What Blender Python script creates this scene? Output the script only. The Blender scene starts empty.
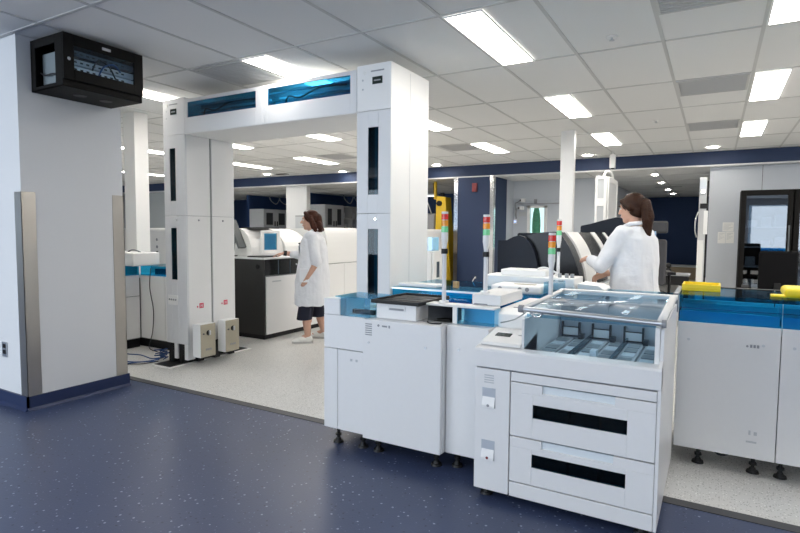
import bpy, bmesh, math, random
from mathutils import Vector, Matrix
import numpy as np
random.seed(4)
SC = bpy.context.scene
COL = SC.collection

# ---------------------------------------------------------------- materials
def srgb(r, g, b):
    def f(c):
        c /= 255.0
        return c / 12.92 if c <= .04045 else ((c + .055) / 1.055) ** 2.4
    return (f(r), f(g), f(b), 1)

def new_mat(name):
    m = bpy.data.materials.new(name); m.use_nodes = True
    return m, m.node_tree, m.node_tree.nodes['Principled BSDF']

def pmat(name, col, rough=.4, metal=0, spec=.5, noise=0, nscale=40, bump=0, bscale=60, coat=0):
    m, nt, p = new_mat(name)
    p.inputs['Base Color'].default_value = col
    p.inputs['Roughness'].default_value = rough
    p.inputs['Metallic'].default_value = metal
    p.inputs['Specular IOR Level'].default_value = spec
    p.inputs['Coat Weight'].default_value = coat
    tc = nt.nodes.new('ShaderNodeTexCoord')
    nz = nt.nodes.new('ShaderNodeTexNoise'); nz.inputs['Scale'].default_value = nscale
    nz.inputs['Detail'].default_value = 4
    nt.links.new(tc.outputs['Object'], nz.inputs['Vector'])
    mx = nt.nodes.new('ShaderNodeMix'); mx.data_type = 'RGBA'
    k = max(noise, .01)
    mx.inputs[6].default_value = tuple(c * (1 - k) for c in col[:3]) + (1,)
    mx.inputs[7].default_value = tuple(min(1, c * (1 + k)) for c in col[:3]) + (1,)
    nt.links.new(nz.outputs['Fac'], mx.inputs[0])
    nt.links.new(mx.outputs[2], p.inputs['Base Color'])
    if bump:
        n2 = nt.nodes.new('ShaderNodeTexNoise'); n2.inputs['Scale'].default_value = bscale
        n2.inputs['Detail'].default_value = 6
        nt.links.new(tc.outputs['Object'], n2.inputs['Vector'])
        b = nt.nodes.new('ShaderNodeBump'); b.inputs['Strength'].default_value = bump
        b.inputs['Distance'].default_value = .02
        nt.links.new(n2.outputs['Fac'], b.inputs['Height'])
        nt.links.new(b.outputs['Normal'], p.inputs['Normal'])
    return m

def glass(name, tint, gloss=.03, refl=.12):
    """thin tinted acrylic: tinted see-through plus a Fresnel gloss"""
    m = bpy.data.materials.new(name); m.use_nodes = True
    nt = m.node_tree; nt.nodes.clear()
    out = nt.nodes.new('ShaderNodeOutputMaterial')
    tr = nt.nodes.new('ShaderNodeBsdfTransparent'); tr.inputs[0].default_value = tint
    gl = nt.nodes.new('ShaderNodeBsdfGlossy'); gl.inputs['Roughness'].default_value = gloss
    # Schlick reflectance, the same from both faces of the thin sheet
    lw = nt.nodes.new('ShaderNodeLayerWeight'); lw.inputs['Blend'].default_value = .5
    pw = nt.nodes.new('ShaderNodeMath'); pw.operation = 'POWER'; pw.inputs[1].default_value = 5
    nt.links.new(lw.outputs['Facing'], pw.inputs[0])
    mt = nt.nodes.new('ShaderNodeMath'); mt.operation = 'MULTIPLY_ADD'
    mt.inputs[1].default_value = .7; mt.inputs[2].default_value = refl * .5
    mt.use_clamp = True
    nt.links.new(pw.outputs[0], mt.inputs[0])
    mx = nt.nodes.new('ShaderNodeMixShader')
    nt.links.new(mt.outputs[0], mx.inputs[0])
    nt.links.new(tr.outputs[0], mx.inputs[1]); nt.links.new(gl.outputs[0], mx.inputs[2])
    nt.links.new(mx.outputs[0], out.inputs[0])
    return m

def emis(name, col, s):
    m = bpy.data.materials.new(name); m.use_nodes = True
    nt = m.node_tree; nt.nodes.clear()
    out = nt.nodes.new('ShaderNodeOutputMaterial')
    e = nt.nodes.new('ShaderNodeEmission'); e.inputs[0].default_value = col; e.inputs[1].default_value = s
    nt.links.new(e.outputs[0], out.inputs[0])
    return m

def floor_mat(name, base, specks, rough, bscale):
    m, nt, p = new_mat(name)
    p.inputs['Roughness'].default_value = rough
    tc = nt.nodes.new('ShaderNodeTexCoord')
    prev = None
    nz = nt.nodes.new('ShaderNodeTexNoise'); nz.inputs['Scale'].default_value = 1.3
    nt.links.new(tc.outputs['Object'], nz.inputs['Vector'])
    mx = nt.nodes.new('ShaderNodeMix'); mx.data_type = 'RGBA'
    mx.inputs[6].default_value = tuple(c * .93 for c in base[:3]) + (1,)
    mx.inputs[7].default_value = tuple(c * 1.07 for c in base[:3]) + (1,)
    nt.links.new(nz.outputs['Fac'], mx.inputs[0]); prev = mx.outputs[2]
    for (col, scale, thr) in specks:
        v = nt.nodes.new('ShaderNodeTexVoronoi'); v.inputs['Scale'].default_value = scale
        nt.links.new(tc.outputs['Object'], v.inputs['Vector'])
        # only some cells carry a chip
        lt = nt.nodes.new('ShaderNodeMath'); lt.operation = 'LESS_THAN'; lt.inputs[1].default_value = thr
        nt.links.new(v.outputs['Distance'], lt.inputs[0])
        sp = nt.nodes.new('ShaderNodeSeparateColor'); nt.links.new(v.outputs['Color'], sp.inputs[0])
        gt = nt.nodes.new('ShaderNodeMath'); gt.operation = 'GREATER_THAN'; gt.inputs[1].default_value = .55
        nt.links.new(sp.outputs[0], gt.inputs[0])
        mu = nt.nodes.new('ShaderNodeMath'); mu.operation = 'MULTIPLY'
        nt.links.new(lt.outputs[0], mu.inputs[0]); nt.links.new(gt.outputs[0], mu.inputs[1])
        x = nt.nodes.new('ShaderNodeMix'); x.data_type = 'RGBA'
        nt.links.new(mu.outputs[0], x.inputs[0]); nt.links.new(prev, x.inputs[6]); x.inputs[7].default_value = col
        prev = x.outputs[2]
    nt.links.new(prev, p.inputs['Base Color'])
    nb = nt.nodes.new('ShaderNodeTexNoise'); nb.inputs['Scale'].default_value = bscale
    nt.links.new(tc.outputs['Object'], nb.inputs['Vector'])
    b = nt.nodes.new('ShaderNodeBump'); b.inputs['Strength'].default_value = .06; b.inputs['Distance'].default_value = .01
    nt.links.new(nb.outputs['Fac'], b.inputs['Height']); nt.links.new(b.outputs['Normal'], p.inputs['Normal'])
    return m

M = {}
M['white'] = pmat('white_enamel', (.80, .80, .80, 1), .32, noise=.015)
M['white2'] = pmat('white_plastic', (.84, .84, .83, 1), .38)
M['offwhite'] = pmat('offwhite_enamel', (.72, .73, .74, 1), .42)
M['core'] = pmat('inner_frame_grey', (.28, .29, .30, 1), .6)
M['seam'] = pmat('seam_grey', (.10, .10, .11, 1), .7)
M['black'] = pmat('black_plastic', (.012, .012, .013, 1), .45, spec=.3)
M['blackmetal'] = pmat('black_powder_coat', (.008, .0075, .007, 1), .6, spec=.12, bump=.05, bscale=400)
M['charcoal'] = pmat('charcoal_panel', (.032, .031, .030, 1), .45, noise=.05)
M['navywall'] = pmat('navy_wall_paint', srgb(38, 55, 88), .65, noise=.03)
M['navydark'] = pmat('navy_far_wall_paint', srgb(36, 62, 104), .7, noise=.03)
M['navymach'] = pmat('navy_enamel', srgb(23, 29, 41), .45, spec=.25)
M['hood'] = pmat('black_hood_gloss', (.006, .007, .010, 1), .25, spec=.3)
M['wall'] = pmat('white_wall_paint', (.70, .71, .72, 1), .7, bump=.03, bscale=200)
M['greywall'] = pmat('grey_wall_panel', (.54, .575, .625, 1), .55, noise=.02)
M['steel'] = pmat('brushed_steel', (.52, .49, .45, 1), .32, metal=1, noise=.06, nscale=6)
M['alu'] = pmat('aluminium', (.62, .64, .66, 1), .35, metal=1)
M['chrome'] = pmat('chrome', (.75, .75, .76, 1), .15, metal=1)
M['base'] = pmat('navy_vinyl_base', srgb(34, 47, 82), .42)
M['strip'] = pmat('dark_threshold', (.06, .06, .065, 1), .5)
M['floorblue'] = floor_mat('blue_vinyl_floor',  srgb(60, 71, 101), [(srgb(34, 42, 68), 30, .17), (srgb(96, 106, 134), 45, .16), (srgb(146, 155, 175), 28, .16)], .33, 90)
M['floorwhite'] = floor_mat('speckled_white_floor', (.66, .655, .635, 1), [(srgb(158, 158, 153), 72, .28), (srgb(242, 242, 238), 66, .26), (srgb(138, 136, 130), 85, .22)], .3, 120)
M['tile'] = pmat('ceiling_tile', (.76, .76, .75, 1), .9, noise=.05, nscale=220, bump=.1, bscale=300)
M['tbar'] = pmat('ceiling_grid_bar', (.55, .55, .54, 1), .6)
M['grille'] = pmat('vent_grille', (.50, .50, .50, 1), .6)
M['light'] = emis('lit_diffuser', (1.0, .95, .88, 1), 22)
M['down'] = emis('lit_downlight', (1.0, .93, .82, 1), 100)
M['blue'] = glass('blue_acrylic', (.16, .64, .84, 1), .02, .06)
M['bluetop'] = glass('blue_acrylic_lid', (.50, .82, .93, 1), .02, .05)
M['bluemid'] = glass('mid_blue_acrylic', (.46, .78, .92, 1), .02, .06)
M['bluedeep'] = glass('deep_blue_acrylic', (.12, .42, .60, 1), .02, .08)
M['bluelight'] = glass('light_blue_acrylic', (.60, .80, .90, 1), .03, .1)
M['clear'] = glass('clear_acrylic', (.86, .94, .99, 1), .02, .07)
M['tealglass'] = glass('dark_teal_glass', (.14, .38, .46, 1), .02, .03)
M['darkglass'] = glass('dark_glass', (.03, .05, .06, 1), .02, .06)
M['fridgeglass'] = glass('cold_cabinet_glass', (.5, .55, .6, 1), .02, .38)
M['frost'] = pmat('frosted_pane', (.50, .53, .53, 1), .25)
M['yellow'] = pmat('yellow_plastic', (.86, .66, .015, 1), .42)
M['robot'] = pmat('yellow_robot_paint', (.80, .52, .02, 1), .4)
M['beige'] = pmat('beige_metal', (.42, .385, .30, 1), .42, metal=.3)
M['red'] = pmat('red_plastic', (.22, .02, .025, 1), .35)
M['sticker'] = pmat('red_sticker', (.62, .03, .09, 1), .5)
M['lensr'] = pmat('red_lens', (.72, .03, .02, 1), .2)
M['lensa'] = pmat('amber_lens', (.95, .36, .02, 1), .2)
M['lensg'] = pmat('green_lens', (.22, .74, .34, 1), .2)
M['pole'] = pmat('satin_pole', (.72, .73, .75, 1), .3)
M['skin'] = pmat('skin', (.56, .33, .24, 1), .5, spec=.4, noise=.06, nscale=14)
M['hairr'] = pmat('auburn_hair', (.042, .011, .005, 1), .5, spec=.2, noise=.5, nscale=30, bump=.5, bscale=40)
M['hairb'] = pmat('brown_hair', (.032, .012, .006, 1), .5, spec=.2, noise=.5, nscale=30, bump=.5, bscale=40)
M['coat'] = pmat('white_coat_cloth', (.74, .755, .79, 1), .9, bump=.5, bscale=14)
M['coat2'] = pmat('white_coat_trim', (.76, .77, .80, 1), .9)
M['navycloth'] = pmat('navy_cloth', (.010, .012, .026, 1), .9)
M['shoe'] = pmat('white_shoe_leather', (.74, .73, .69, 1), .5)
M['sole'] = pmat('grey_sole', (.45, .44, .42, 1), .7)
M['lip'] = pmat('lip', (.42, .14, .12, 1), .4)
M['eyew'] = pmat('eye_white', (.8, .8, .78, 1), .2)
M['cableb'] = pmat('blue_cable', (.02, .07, .22, 1), .5)
M['cablek'] = pmat('black_cable', (.015, .015, .018, 1), .5)
M['paper'] = pmat('paper', (.80, .80, .78, 1), .8)
M['print'] = pmat('grey_print', (.30, .31, .33, 1), .7)
M['printlight'] = pmat('pale_print', (.52, .54, .56, 1), .7)
M['screen'] = pmat('dark_screen', (.01, .012, .014, 1), .12)
M['monback'] = pmat('monitor_back', (.09, .10, .105, 1), .35)
M['fabric'] = pmat('charcoal_fabric', (.007, .007, .008, 1), .9, spec=.1)
M['mesh'] = pmat('grey_chair_mesh', (.07, .07, .075, 1), .8, spec=.2)
M['bin'] = pmat('steel_inner', (.46, .49, .52, 1), .35)
M['traydark'] = pmat('dark_tray', (.03, .04, .046, 1), .35, spec=.25)
M['traygrey'] = pmat('grey_tray', (.23, .27, .29, 1), .3)
M['tracksteel'] = pmat('track_steel', (.70, .76, .80, 1), .3)
M['trackdark'] = pmat('track_dark', (.04, .07, .10, 1), .4)
M['lcd'] = pmat('lcd', (.02, .03, .025, 1), .15)
M['cab'] = pmat('white_cabinet', (.62, .63, .64, 1), .5)
M['winlit'] = emis('daylight_view', (.78, 1.0, .88, 1), 1.5)
M['winlit2'] = emis('daylight_sky', (.80, .92, 1, 1), 3.0)
M['warmlamp'] = emis('warm_lamp', (1, .86, .6, 1), 8)
M['hose'] = pmat('clear_hose', (.30, .32, .35, 1), .4)

# ---------------------------------------------------------------- mesh builder
class MB:
    def __init__(s): s.v = []; s.f = []; s.mi = []; s.sm = []
    def add(s, vs, fs, m=0, smooth=False):
        b = len(s.v); s.v += [Vector(v) for v in vs]
        for f in fs:
            s.f.append([b + i for i in f]); s.mi.append(m); s.sm.append(smooth)
        return s
    def box(s, x0, x1, y0, y1, z0, z1, m=0):
        if x0 > x1: x0, x1 = x1, x0
        if y0 > y1: y0, y1 = y1, y0
        if z0 > z1: z0, z1 = z1, z0
        vs = [(x0, y0, z0), (x1, y0, z0), (x1, y1, z0), (x0, y1, z0), (x0, y0, z1), (x1, y0, z1), (x1, y1, z1), (x0, y1, z1)]
        return s.add(vs, [(0, 3, 2, 1), (4, 5, 6, 7), (0, 1, 5, 4), (1, 2, 6, 5), (2, 3, 7, 6), (3, 0, 4, 7)], m)
    def cyl(s, p0, p1, r0, r1=None, n=14, m=0, smooth=True):
        r1 = r0 if r1 is None else r1
        p0 = Vector(p0); p1 = Vector(p1); d = (p1 - p0).normalized()
        a = d.orthogonal().normalized(); b = d.cross(a)
        vs = []
        for p, r in ((p0, r0), (p1, r1)):
            for i in range(n):
                t = 2 * math.pi * i / n
                vs.append(p + (a * math.cos(t) + b * math.sin(t)) * r)
        fs = [(i, (i + 1) % n, n + (i + 1) % n, n + i) for i in range(n)]
        s.add(vs, fs, m, smooth)
        s.add(vs[:n], [tuple(range(n - 1, -1, -1))], m); s.add(vs[n:], [tuple(range(n))], m)
        return s
    def tube(s, pts, r, n=8, m=0, sub=6):
        P = [Vector(p) for p in pts]
        if len(P) > 2 and sub > 1:
            Q = []
            for i in range(len(P) - 1):
                p0 = P[max(i - 1, 0)]; p1 = P[i]; p2 = P[i + 1]; p3 = P[min(i + 2, len(P) - 1)]
                for k in range(sub):
                    t = k / sub
                    Q.append(.5 * ((2 * p1) + (p2 - p0) * t + (2 * p0 - 5 * p1 + 4 * p2 - p3) * t * t + (3 * p1 - p0 - 3 * p2 + p3) * t ** 3))
            Q.append(P[-1]); P = Q
        vs = []; prev = None
        for i, p in enumerate(P):
            d = (P[min(i + 1, len(P) - 1)] - P[max(i - 1, 0)]).normalized()
            if prev is None: a = d.orthogonal().normalized()
            else: a = (prev - d * prev.dot(d)).normalized()
            prev = a; b = d.cross(a)
            for k in range(n):
                t = 2 * math.pi * k / n
                vs.append(p + (a * math.cos(t) + b * math.sin(t)) * r)
        fs = []
        for i in range(len(P) - 1):
            for k in range(n):
                fs.append((i * n + k, i * n + (k + 1) % n, (i + 1) * n + (k + 1) % n, (i + 1) * n + k))
        fs.append(tuple(range(n - 1, -1, -1))); fs.append(tuple((len(P) - 1) * n + k for k in range(n)))
        return s.add(vs, fs, m, True)
    def prism(s, poly, axis, a, b, m=0, smooth=False):
        """poly: 2D points; axis 'x': (y,z), 'y': (x,z), 'z': (x,y)"""
        def P(u, v, w):
            return {'x': (w, u, v), 'y': (u, w, v), 'z': (u, v, w)}[axis]
        n = len(poly)
        vs = [P(u, v, a) for u, v in poly] + [P(u, v, b) for u, v in poly]
        s.add(vs, [(i, (i + 1) % n, n + (i + 1) % n, n + i) for i in range(n)], m, smooth)
        s.add(vs[:n], [tuple(range(n - 1, -1, -1))], m); s.add(vs[n:], [tuple(range(n))], m)
        return s
    def ball(s, c, r, n=16, k=10, m=0, rot=None):
        c = Vector(c); r = Vector(r if hasattr(r, '__len__') else (r, r, r))
        vs = []; fs = []
        for i in range(1, k):
            ph = math.pi * i / k
            for j in range(n):
                t = 2 * math.pi * j / n
                p = Vector((math.sin(ph) * math.cos(t) * r.x, math.sin(ph) * math.sin(t) * r.y, math.cos(ph) * r.z))
                vs.append(c + (rot @ p if rot else p))
        top = len(vs); q = Vector((0, 0, r.z)); vs.append(c + (rot @ q if rot else q)); vs.append(c - (rot @ q if rot else q))
        for i in range(k - 2):
            for j in range(n):
                fs.append((i * n + j, (i + 1) * n + j, (i + 1) * n + (j + 1) % n, i * n + (j + 1) % n))
        for j in range(n):
            fs.append((top, j, (j + 1) % n)); fs.append((top + 1, (k - 2) * n + (j + 1) % n, (k - 2) * n + j))
        return s.add(vs, fs, m, True)
    def loft(s, rings, m=0, cap=True):
        n = len(rings[0]); vs = [p for r in rings for p in r]; fs = []
        for i in range(len(rings) - 1):
            for j in range(n):
                fs.append((i * n + j, i * n + (j + 1) % n, (i + 1) * n + (j + 1) % n, (i + 1) * n + j))
        if cap:
            fs.append(tuple(range(n - 1, -1, -1))); fs.append(tuple((len(rings) - 1) * n + j for j in range(n)))
        return s.add(vs, fs, m, True)
    def capsule(s, p0, p1, r0, r1, n=14):
        s.cyl(p0, p1, r0, r1, n); s.ball(p0, r0, n, 8); s.ball(p1, r1, n, 8); return s
    def build(s, name, mats, parent=None, bevel=0, seg=2, off=None):
        me = bpy.data.meshes.new(name)
        o = off if off is not None else (Vector(parent['_loc']) if parent is not None else Vector((0, 0, 0)))
        me.from_pydata([tuple(v - o) for v in s.v], [], s.f)
        for m in (mats if isinstance(mats, (list, tuple)) else [mats]): me.materials.append(m)
        for p, mi, sm in zip(me.polygons, s.mi, s.sm):
            p.material_index = mi; p.use_smooth = sm
        bm = bmesh.new(); bm.from_mesh(me); bmesh.ops.recalc_face_normals(bm, faces=bm.faces); bm.to_mesh(me); bm.free()
        ob = bpy.data.objects.new(name, me); COL.objects.link(ob)
        if parent is not None:
            ob.parent = parent; ob['_loc'] = parent['_loc']
        if bevel:
            b = ob.modifiers.new('edge', 'BEVEL'); b.width = bevel; b.segments = seg; b.limit_method = 'ANGLE'; b.angle_limit = .6
            b.harden_normals = False
        return ob

def bx(*a, m=0): return MB().box(*a, m=m)

def thing(name, label, cat, loc=(0, 0, 0), group=None):
    o = bpy.data.objects.new(name, None); COL.objects.link(o)
    o.location = loc; o['_loc'] = list(loc); o.empty_display_size = .1
    o['label'] = label; o['category'] = cat
    if group: o['group'] = group
    return o
def solo(mb, name, label, cat, mats, loc=None, bevel=0, group=None, kind=None):
    """one-mesh thing with its origin at its base"""
    if loc is None:
        xs = [v.x for v in mb.v]; ys = [v.y for v in mb.v]; zs = [v.z for v in mb.v]
        loc = ((min(xs) + max(xs)) / 2, (min(ys) + max(ys)) / 2, min(zs))
    ob = mb.build(name, mats, None, bevel, off=Vector(loc)); ob.location = loc; ob['_loc'] = list(loc)
    ob['label'] = label; ob['category'] = cat
    if group: ob['group'] = group
    if kind: ob['kind'] = kind
    return ob
def struct(name, mb, mats, bevel=0):
    ob = mb.build(name, mats, None, bevel); ob['kind'] = 'structure'; ob['_loc'] = [0, 0, 0]
    return ob
def dup(src, loc, label=None, group=None):
    """a copy of a thing with copies of its parts and sub-parts"""
    r = src.copy(); COL.objects.link(r); r.location = loc
    if label: r['label'] = label
    if group: r['group'] = group
    for ch in list(src.children):
        c = ch.copy(); COL.objects.link(c); c.parent = r
        for g in list(ch.children):
            d = g.copy(); COL.objects.link(d); d.parent = c
    return r
# ---------------------------------------------------------------- camera
RX, RY, RZ = math.radians(-3.69), math.radians(.43), math.radians(30)
fw = Vector((-math.sin(RZ) * math.cos(RX), math.cos(RZ) * math.cos(RX), math.sin(RX)))
rt = Vector((math.cos(RZ), math.sin(RZ), 0)); up = rt.cross(fw)
r2 = rt * math.cos(RY) + up * math.sin(RY); u2 = -rt * math.sin(RY) + up * math.cos(RY)
cd = bpy.data.cameras.new('camera'); cam = bpy.data.objects.new('camera', cd); COL.objects.link(cam)
mw = Matrix((r2, u2, -fw)).transposed().to_4x4(); mw.translation = (0, 0, 1.36); cam.matrix_world = mw
cd.sensor_width = 36; cd.lens = 544.8 / 800 * 36; cd.clip_start = .05
SC.camera = cam

# ---------------------------------------------------------------- room shell
H = 2.755
XL, XR, YF, YB = -19.0, 7.0, -5.0, 20.0
f = MB()
f.box(XL, XR, YF, 2.99, -.05, 0, m=0)
f.box(XL, XR, 3.06, YB, -.05, 0, m=1)
struct('floor', f, [M['floorblue'], M['floorwhite']])
struct('trim_1', bx(XL, XR, 2.99, 3.06, -.05, .004), [M['strip']])

c = MB()
c.box(XL, XR, YF, 10.75, H, H + .06, m=0)
gx = []; x = .228
while x > XL: x -= .61
while x < XR:
    x += .61
    if x < XR: gx.append(x); c.box(x - .012, x + .012, YF, 10.75, H - .004, H + .001, m=1)
y = 3.26
while y > YF: y -= 1.203
while y < 10.6:
    y += 1.203
    if y < 10.7: c.box(XL, XR, y - .012, y + .012, H - .0045, H + .001, m=1)
struct('ceiling', c, [M['tile'], M['tbar']])
c2 = MB(); c2.box(XL, XR, 10.9, YB, 2.51, 2.56, m=0)
x = .228 - .61 * 30
while x < 3:
    c2.box(x - .012, x + .012, 10.95, YB, 2.506, 2.511, m=1); x += 1.22
y = 12.0
while y < YB:
    c2.box(XL, XR, y - .012, y + .012, 2.5055, 2.511, m=1); y += 1.22
struct('ceiling_low', c2, [M['tile'], M['tbar']])
sf = MB(); sf.box(XL, XR, 10.75, 10.9, 2.53, H + .06, m=0); sf.box(XL, XR, 10.752, 10.9, 2.505, 2.53, m=1)
struct('wall_soffit', sf, [M['navywall'], M['wall']])
# navy wall between the robot bay and the alcove
struct('wall_navy', bx(-4.88, -3.985, 10.752, 11.55, 0, 2.505), [M['navywall']])
# alcove back wall + door
aw = MB()
aw.box(-4.5, -3.98, 12.0, 12.1, 0, 2.505); aw.box(-2.86, -2.1, 12.0, 12.1, 0, 2.505); aw.box(-3.98, -2.86, 12.0, 12.1, 2.08, 2.505)
aw.box(-4.05, -3.98, 11.55, 12.0, 0, 2.505)
struct('wall_alcove', aw, [M['greywall']])
dr = struct('door_1', MB().box(-3.98, -3.60, 12.03, 12.08, 0, 2.08).box(-3.28, -2.86, 12.03, 12.08, 0, 2.08).box(-3.60, -3.28, 12.03, 12.08, 1.95, 2.08).box(-3.60, -3.28, 12.03, 12.08, 0, 1.0), [M['greywall']])
dr['_loc'] = [0, 0, 0]
MB().box(-3.66, -3.22, 12.0, 12.03, 1.90, 1.95).box(-3.66, -3.22, 12.0, 12.03, .96, 1.0).box(-3.66, -3.60, 12.0, 12.03, .96, 1.95).box(-3.28, -3.22, 12.0, 12.03, .96, 1.95).build('window_frame', [M['white2']], dr)
bx(-3.60, -3.28, 12.045, 12.055, 1.0, 1.9).build('pane', [M['clear']], dr)
MB().cyl((-3.0, 11.95, 1.0), (-2.9, 11.95, 1.0), .012).cyl((-2.9, 11.95, 1.0), (-2.9, 12.03, 1.0), .012).build('door_handle', [M['chrome']], dr)
struct('outdoor_glow_panel', bx(-4.6, -2.2, 12.75, 12.8, 0, 2.5), [M['winlit']])  # glowing panel added as the bright outdoor view behind the door window
# dark foliage-like strips outside the door light are the far hedge
solo(MB().ball((-3.62, 12.6, 1.5), (.10, .06, .5)).cyl((-3.55, 12.62, 0), (-3.55, 12.62, 1.1), .03).ball((-3.36, 12.62, 1.3), (.08, .05, .55)), 'shrub', 'dark green shrub seen through the small window of the grey door', 'shrub', [pmat('leaf', (.08, .26, .12, 1), .8, noise=.5, nscale=20)], loc=(-3.5, 12.6, 0))
# corridor
struct('wall_corridor_left', bx(-2.2, -2.1, 12.1, 19.3, 0, 2.505), [M['greywall']])
struct('wall_corridor_back', bx(-2.2, 3, 19.3, 19.4, 0, 2.505), [M['navydark']])
struct('wall_corridor_right', bx(-.12, -.02, 11.0, 19.3, 0, 2.505), [M['greywall']])
gw = MB(); gw.box(-.12, .636, 10.905, 11.0, 0, 2.505); gw.box(.644, 4.5, 10.905, 11.0, 0, 2.505); gw.box(.63, .65, 10.915, 10.98, 0, 2.505, m=1)
struct('wall_right_panel', gw, [M['greywall'], M['seam']])
# left rear area
struct('wall_back_left', bx(XL, -5.0, 15.0, 15.1, 0, 2.505), [M['navydark']])
struct('wall_bay_side', bx(-5.0, -4.89, 11.55, 15.1, 0, 2.505), [M['navydark']])
struct('column_1', bx(-9.74, -9.06, 10.9, 11.05, 0, 2.505), [M['wall']])
struct('column_2', bx(-1.895, -1.715, 7.7, 7.80, 0, H), [M['white2']])
struct('column_3', bx(-6.24, -6.03, 4.10, 4.28, 0, H), [M['white2']], )
# far glazed partition at the left
gp = MB(); gp.box(-16.6, -14.35, 10.9, 10.95, 0, 2.5)
struct('window_1', gp, [M['frost']])
struct('trim_2', MB().box(-14.35, -14.1, 10.88, 10.97, 0, 2.505), [M['navydark']])
struct('wall_left', bx(XL - .1, XL, YF, YB, 0, H), [M['wall']])
struct('wall_right', bx(XR, XR + .1, YF, YB, 0, H), [M['wall']])
# rear wall with the daylight windows (behind the camera)
rw = MB(); rw.box(XL, XR, YF - .15, YF, 0, .7); rw.box(XL, XR, YF - .15, YF, 2.5, H)
xx = XL
while xx < XR:
    rw.box(xx, xx + .12, YF - .15, YF, .7, 2.5); xx += 2.0
struct('wall_rear', rw, [M['wall']])
struct('window_2', bx(XL, XR, YF - .08, YF - .07, .7, 2.5), [M['clear']])

# big pier at the left with base and guards
struct('column_4', bx(-7.5, -4.40, 2.08, 2.87, 0, H), [M['wall']])
b = MB(); b.box(-7.5, -4.385, 2.065, 2.08, 0, .105); b.box(-4.40, -4.385, 2.065, 2.885, 0, .105)
b.prism([(2.065, 0), (2.045, 0), (2.065, .02)], 'x', -7.5, -4.385)
b.prism([(-4.385, 0), (-4.365, 0), (-4.385, .02)], 'y', 2.065, 2.885)
struct('baseboard_pier', b, [M['base']])
def guard(x, y, sx, sy, z1, w, label):
    g = MB(); t = .004
    g.box(x, x + sx * w, y, y + sy * t * -1, .105, z1); g.box(x, x - sx * t, y - sy * t, y + sy * w, .105, z1)
    return g
# near corner: plates on the -y face and on the +x face
g = MB(); g.box(-4.49, -4.396, 2.076, 2.08, .105, 1.63); g.box(-4.40, -4.396, 2.076, 2.175, .105, 1.63)
solo(g, 'corner_guard', 'tall brushed steel corner guard on the near corner of the left pier', 'corner guard', [M['steel']])
g = MB(); g.box(-4.40, -4.396, 2.775, 2.874, .105, 1.645); g.box(-4.49, -4.396, 2.87, 2.874, .105, 1.645)
solo(g, 'corner_guard', 'brushed steel corner guard on the far corner of the left pier, beside the gate', 'corner guard', [M['steel']])
g = MB(); g.box(-4.884, -4.79, 10.744, 10.748, .1, 2.505); g.box(-4.884, -4.88, 10.744, 10.84, .1, 2.505)
solo(g, 'corner_guard', 'shiny steel corner guard on the navy wall beside the yellow robot', 'corner guard', [M['chrome']])
g = MB(); g.box(-4.07, -3.981, 10.744, 10.748, .1, 2.53); g.box(-3.985, -3.981, 10.744, 10.84, .1, 2.53)
solo(g, 'corner_guard', 'shiny steel corner guard on the navy wall beside the grey alcove', 'corner guard', [M['chrome']])
# outlet
o = thing('wall_outlet', 'dark grey duplex power outlet low on the left pier', 'outlet', (-4.715, 2.08, .37))
bx(-4.755, -4.68, 2.073, 2.079, .37, .485).build('cover_plate', [M['alu']], o, .002)
for z in (.395, .44): bx(-4.735, -4.70, 2.069, 2.073, z, z + .03).build('socket', [M['black']], o)

# ---------------------------------------------------------------- ceiling fittings
def troffer(x, y):
    t = thing('ceiling_light', 'x', 'ceiling light', (x, y, H - .012), 'long recessed ceiling lights')
    fr = MB(); w, l = .272, 1.17
    fr.box(x, x + w, y, y + .02, H - .012, H - .005); fr.box(x, x + w, y + l - .02, y + l, H - .012, H - .005)
    fr.box(x, x + .012, y + .02, y + l - .02, H - .012, H - .005); fr.box(x + w - .012, x + w, y + .02, y + l - .02, H - .012, H - .005)
    fr.build('frame', [M['white2']], t)
    bx(x + .012, x + w - .012, y + .02, y + l - .02, H - .010, H - .006).build('diffuser', [M['light']], t)
    return t
TX = [('rightmost', .24), ('second from the right', -1.59), ('third from the right', -3.42), ('fourth from the right', -5.25), ('fifth from the right', -7.08), ('sixth from the right', -8.91), ('seventh from the right', -10.74), ('eighth from the right', -12.57)]
TY = [('nearest row', 3.276), ('middle row', 5.682), ('far row by the navy soffit', 8.088)]
first = troffer(-1.59, 3.276)
for rn, ty in TY:
    for cn, tx in TX:
        if ty < 4 and tx < -6: continue
        t = first if (tx == -1.59 and ty < 4) else dup(first, (tx, ty, H - .012))
        t['label'] = 'lit ceiling light, %s in the %s' % (cn, rn)
for ty in (-.34, -2.74):
    for tx in (-3.42, .24, 3.9):
        t = dup(first, (tx, ty, H - .012)); t['label'] = 'lit recessed ceiling light over the blue floor, outside the view'
for ty in (3.276, 5.682, 8.088):
    for tx in (2.07, 3.9, 5.73):
        t = dup(first, (tx, ty, H - .012)); t['label'] = 'lit recessed ceiling light over the lab to the right, outside the view'
def grille(x0, x1, y0, y1, label):
    g = thing('air_vent', label, 'air vent', ((x0 + x1) / 2, (y0 + y1) / 2, H - .012), 'flat ceiling air vents')
    m = MB(); e = .018
    m.box(x0, x1, y0, y0 + e, H - .012, H - .005); m.box(x0, x1, y1 - e, y1, H - .012, H - .005)
    m.box(x0, x0 + e, y0 + e, y1 - e, H - .012, H - .005); m.box(x1 - e, x1, y0 + e, y1 - e, H - .012, H - .005)
    m.build('frame', [M['tbar']], g)
    s = MB(); n = 14
    for i in range(n):
        yy = y0 + e + (y1 - y0 - 2 * e) * i / n
        s.box(x0 + e, x1 - e, yy, yy + .016, H - .010, H - .006)
    s.box(x0 + e, x1 - e, y0 + e, y1 - e, H - .006, H - .005)
    s.build('louvre', [M['grille']], g)
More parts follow.
